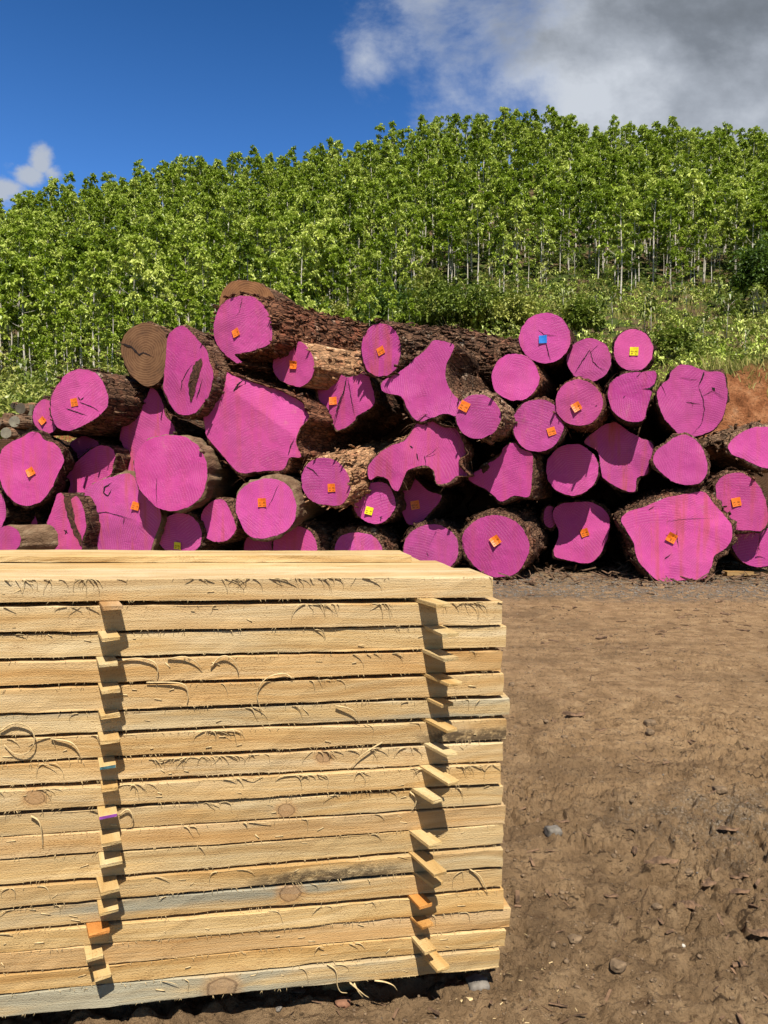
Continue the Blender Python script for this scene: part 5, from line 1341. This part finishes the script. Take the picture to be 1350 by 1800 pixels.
# loose plank under the right-hand logs
p1 = at_z(1266, 1008, .05); p2 = at_z(1420, 1003, .05)
bm = bmesh.new(); bmesh.ops.create_cube(bm, size=1); bmesh.ops.scale(bm, vec=(1.5, .14, .06), verts=bm.verts); bmesh.ops.bevel(bm, geom=list(bm.edges), offset=.003, segments=1, affect='EDGES')
me = bpy.data.meshes.new('plank'); bm.to_mesh(me); bm.free(); me.materials.append(WOOD)
o = link('loose_plank', me); pp = pix_ground(1300, 1014, 6, 14); o.location = (pp.x + .55, pp.y + .07, .03 + .005); o.rotation_euler.z = R(3)
o.color = (.75, .62, .48, 1); o['stain'] = .3; o['knot_x'] = 50.0; o['knot_r'] = .02; o['mud_x'] = 50.0; o['mud_w'] = 0.0
tag(o, 'loose brown plank on the ground under the logs at the right frame edge', 'plank')


def litter():
    """crumbs of dirt, gravel and bark chips nobody could count"""
    def pebbles(n, ysamp, xf, smin, smax, name, mat, lab, cat, seed, flat=.6):
        rg = np.random.default_rng(seed); Y = ysamp(rg, n); X = xf(rg, Y); Z = ground_z(X, Y)
        V0, F0 = rock_arrays(1.0, seed, flat, 1); m = len(V0)
        S = np.exp(rg.uniform(math.log(smin), math.log(smax), n)) * np.clip(Y / 4, .6, 1.8); A = rg.random(n) * 6.3
        sq = rg.uniform(.5, 1.1, (n, 1, 3))
        B = V0[None] * sq * S[:, None, None]
        Vx = B[..., 0] * np.cos(A)[:, None] - B[..., 1] * np.sin(A)[:, None]; Vy = B[..., 0] * np.sin(A)[:, None] + B[..., 1] * np.cos(A)[:, None]
        V = np.stack([Vx + X[:, None], Vy + Y[:, None], B[..., 2] + Z[:, None] + S[:, None] * .1], -1).reshape(-1, 3)
        F = (F0[None] + (np.arange(n) * m)[:, None, None]).reshape(-1, 3)
        struct(link(name, mesh(name, V, None, F, True, [mat])), lab, cat, 'stuff')
    near = lambda rg, n: 1.35 + 7 * rg.random(n) ** 2.2
    wide = lambda rg, Y: rg.uniform(-.15, .72, len(Y)) * Y
    pebbles(7000, near, wide, .0025, .012, 'dirt_crumbs', CLOD, 'loose crumbs of brown dirt in the yard', 'dirt', 5)
    pebbles(650, lambda rg, n: 1.35 + 2.6 * rg.random(n) ** 1.3, wide, .007, .022, 'dirt_crumbs', CLOD, 'larger crumbled clods in the near mud', 'dirt', 4, .75)
    pebbles(700, near, wide, .002, .006, 'gravel', STONE, 'pale grit scattered on the dirt', 'gravel', 6)
    pebbles(3200, lambda rg, n: rg.uniform(8.3, 10.0, n), lambda rg, Y: rg.uniform(-.1, .75, len(Y)) * Y, .004, .016, 'gravel', STONE, 'grey gravel strip along the foot of the log pile', 'gravel', 7)
    pebbles(260, lambda rg, n: rg.normal(2.6, .28, n), lambda rg, Y: rg.normal(1.45, .25, len(Y)), .003, .010, 'gravel', STONE, 'grey gravel patch in the dirt at the right', 'gravel', 8)

    def chips(n, ysamp, xf, l0, l1, name, mat, lab, cat, seed, tilt=.25, lift=.0):
        rg = np.random.default_rng(seed); Y = ysamp(rg, n); X = xf(rg, Y); Z = ground_z(X, Y) + .002 + lift * rg.random(n)
        L = np.exp(rg.uniform(math.log(l0), math.log(l1), n)); W = L * rg.uniform(.08, .35, n); A = rg.normal(size=n) * .9; t = rg.normal(size=n) * tilt
        d = np.stack([np.cos(A) * np.cos(t), np.sin(A) * np.cos(t), np.sin(t)], 1); s = np.stack([-np.sin(A), np.cos(A), rg.normal(size=n) * .3], 1); u = np.cross(d, s); u[:, 2] = np.abs(u[:, 2])
        c = np.stack([X, Y, Z + np.abs(np.sin(t)) * L * .4], 1); L_, W_ = L[:, None] / 2, W[:, None] / 2; h = u * (W[:, None] * .25)
        q = [c - d * L_ - s * W_ * .6, c - d * L_ * .8 + s * W_, c + d * L_ + s * W_ * .5, c + d * L_ * .9 - s * W_]
        V = np.stack(q + [x + h for x in q], 1).reshape(-1, 3); b = np.arange(n)[:, None] * 8
        F = np.concatenate([b + np.array([f]) for f in ((3, 2, 1, 0), (4, 5, 6, 7), (0, 1, 5, 4), (1, 2, 6, 5), (2, 3, 7, 6), (3, 0, 4, 7))])
        struct(link(name, mesh(name, V, F, None, False, [mat])), lab, cat, 'stuff')
    chips(900, near, wide, .012, .05, 'bark_litter', CHIP, 'small bark bits trodden into the dirt', 'bark litter', 11)
    chips(90, lambda rg, n: rg.normal(1.75, .18, n), lambda rg, Y: rg.normal(.30, .16, len(Y)), .004, .014, 'sawdust_chips', FIBRE, 'pale sawdust and splinters by the stack corner', 'sawdust', 12)
    chips(1800, lambda rg, n: rg.uniform(9.2, 11.4, n), lambda rg, Y: rg.uniform(-.1, .8, len(Y)) * Y, .03, .22, 'bark_litter', CHIP, 'torn bark litter under the log pile', 'bark litter', 13, .35, .06)
    chips(160, lambda rg, n: rg.uniform(5.5, 9.2, n), wide, .03, .12, 'bark_litter', CHIP, 'flat bark bits strewn over the far yard', 'bark litter', 14, .1)


litter()

# ------------------------------------------------------------------ sky, sun, camera
SUN_EL, SUN_AZ = 58.0, 10.0
sdir = Vector((math.sin(R(SUN_AZ)) * math.cos(R(SUN_EL)), -math.cos(R(SUN_AZ)) * math.cos(R(SUN_EL)), math.sin(R(SUN_EL))))
sl = bpy.data.lights.new('sun', 'SUN'); sl.energy = 5.0; sl.angle = R(.5); sl.color = (1, .955, .88)
so = bpy.data.objects.new('sun', sl); COL.objects.link(so); so.rotation_mode = 'QUATERNION'; so.rotation_quaternion = sdir.to_track_quat('Z', 'Y'); so.location = (0, -20, 40)

w = bpy.data.worlds.new('World'); SC.world = w; w.use_nodes = True
nt = w.node_tree; nt.nodes.clear()


class WM(Mat):
    def __init__(s): s.nt = nt; s.N = nt.nodes; s.out = s.N.new('ShaderNodeOutputWorld')


M = WM()
sky = M.n('TexSky', sky_type='NISHITA', sun_disc=False); sky.sun_elevation = R(SUN_EL); sky.sun_rotation = R(180 - SUN_AZ)
sky.altitude = 900; sky.air_density = 1.0; sky.dust_density = .4; sky.ozone_density = 2.5
hs = M.n('HueSaturation'); hs.inputs['Saturation'].default_value = 1.2; hs.inputs['Value'].default_value = 1.0; M.put(hs.inputs['Color'], sky.outputs[0])
EXPO = .75
g = M.n('TexCoord').outputs['Generated']
X, Y, Z = M.sep(g)
yc = M.m_('MAXIMUM', Y, .05)
a = M.m_('DIVIDE', X, yc); e = M.m_('DIVIDE', Z, yc)
q = M.comb(a, M.m_('MULTIPLY', e, 1.25), 0.0)
n1 = M.noise(q, 4.6, 12, .62, .25); n2 = M.noise(M.vm('ADD', q, (7, 3, 0)), 2.6, 6, .55, .2); n3 = M.noise(M.vm('ADD', q, (1.3, 9, 0)), 9.0, 8, .6)
t = M.m_('ADD', a, M.m_('MULTIPLY', e, .5))


def blob(ca, ce, ra, re):
    u = M.m_('DIVIDE', M.m_('SUBTRACT', a, ca), ra); v = M.m_('DIVIDE', M.m_('SUBTRACT', e, ce), re)
    return M.m_('EXPONENT', M.m_('MULTIPLY', M.m_('ADD', M.m_('MULTIPLY', u, u), M.m_('MULTIPLY', v, v)), -1.0))


tt = M.m_('ADD', M.m_('ADD', a, M.m_('MULTIPLY', M.m_('SUBTRACT', e, .55), .32)), M.m_('MULTIPLY', M.m_('SUBTRACT', n1, .5), .52))
tt = M.m_('ADD', tt, M.m_('MULTIPLY', blob(-.03, .590, .040, .05), .19))
tt = M.m_('ADD', tt, M.m_('MULTIPLY', blob(.045, .60, .04, .03), .06))
tt = M.m_('ADD', tt, M.m_('MULTIPLY', blob(.06, .68, .05, .04), .10))
tt = M.m_('ADD', tt, M.m_('MULTIPLY', M.m_('SUBTRACT', n3, .5), .30))
D = M.mapr(tt, .025, .29)
n4 = M.noise(M.vm('ADD', q, (4, 2, 0)), 14.0, 10, .62)
sh_ = blob(-.474, .446, .020, .026)
for p_ in ((-.490, .424, .030, .020, .95), (-.458, .428, .020, .016, .85), (-.522, .408, .038, .018, .95), (-.546, .400, .05, .02, .95), (-.520, .440, .022, .010, .45), (-.505, .432, .016, .014, .6)):
    sh_ = M.m_('MAXIMUM', sh_, M.m_('MULTIPLY', blob(*p_[:4]), p_[4]))
n5 = M.noise(M.vm('ADD', q, (4, 2, 0)), 30.0, 10, .64)
d2 = M.m_('ADD', sh_, M.m_('ADD', M.m_('MULTIPLY', M.m_('SUBTRACT', n4, .5), .9), M.m_('MULTIPLY', M.m_('SUBTRACT', n5, .5), .8)))
D2 = M.mapr(d2, .30, .85, 0, .92)
front = M.mapr(Y, .05, .2)
DD = M.m_('MULTIPLY', M.m_('MAXIMUM', D, D2), front)
shade = M.m_('ADD', M.m_('ADD', M.m_('MULTIPLY', M.m_('SUBTRACT', a, .16), .62), M.m_('MULTIPLY', M.m_('SUBTRACT', e, .52), 1.25)), M.m_('MULTIPLY', M.m_('SUBTRACT', n2, .5), 1.1))
shade = M.m_('ADD', shade, M.m_('MULTIPLY', M.m_('SUBTRACT', n3, .5), .55))
shade = M.m_('ADD', shade, M.m_('MULTIPLY', M.mapr(tt, .05, .34, 1, 0), -.16))
shade = M.m_('SUBTRACT', shade, M.m_('MULTIPLY_ADD', blob(.25, .53, .12, .045), .24, .06))
shade = M.m_('MULTIPLY', shade, M.mapr(a, -.3, -.1))
STR = .059
CS = 1 / STR / 2 ** EXPO
cc = M.ramp(M.mapr(shade, -.10, .50, 0, 1, False), [(0, (.62, .66, .72)), (.30, (.40, .435, .49)), (.62, (.225, .25, .285)), (1, (.125, .14, .155))])
cc = M.vm('MULTIPLY', cc, (CS, CS, CS))
tint = M.mix(M.mapr(Z, .36, .56, 0, 1, False), (1.10, 1.50, 1.95), (.50, .92, 1.28))
blue = M.mix(1.0, hs.outputs[0], M.mix(M.m_('MULTIPLY', front, .9), (1.0, 1.0, 1.0), tint), 'MULTIPLY')
skyc = M.mix(M.m_('MULTIPLY', DD, .97), blue, cc)
bg = M.n('Background'); M.put(bg.inputs[0], skyc); bg.inputs[1].default_value = STR
nt.links.new(bg.outputs[0], M.out.inputs[0])

cam = bpy.data.cameras.new('camera'); co = bpy.data.objects.new('camera', cam); COL.objects.link(co)
cam.sensor_fit = 'HORIZONTAL'; cam.sensor_width = 36; cam.lens = 36 * FPX / W0
co.location = EYE; co.rotation_euler = (R(90) + PITCH, 0, 0); cam.clip_end = 1000; cam.clip_start = .05
SC.camera = co

SC.view_settings.view_transform = 'Standard'; SC.view_settings.look = 'None'; SC.view_settings.exposure = EXPO; SC.view_settings.gamma = 1
SC.render.resolution_x = 768; SC.render.resolution_y = 1024
cy = SC.cycles; cy.use_denoising = True; cy.max_bounces = 6; cy.diffuse_bounces = 3; cy.glossy_bounces = 2; cy.transmission_bounces = 3; cy.transparent_max_bounces = 4
cy.use_adaptive_sampling = True; cy.adaptive_threshold = .02
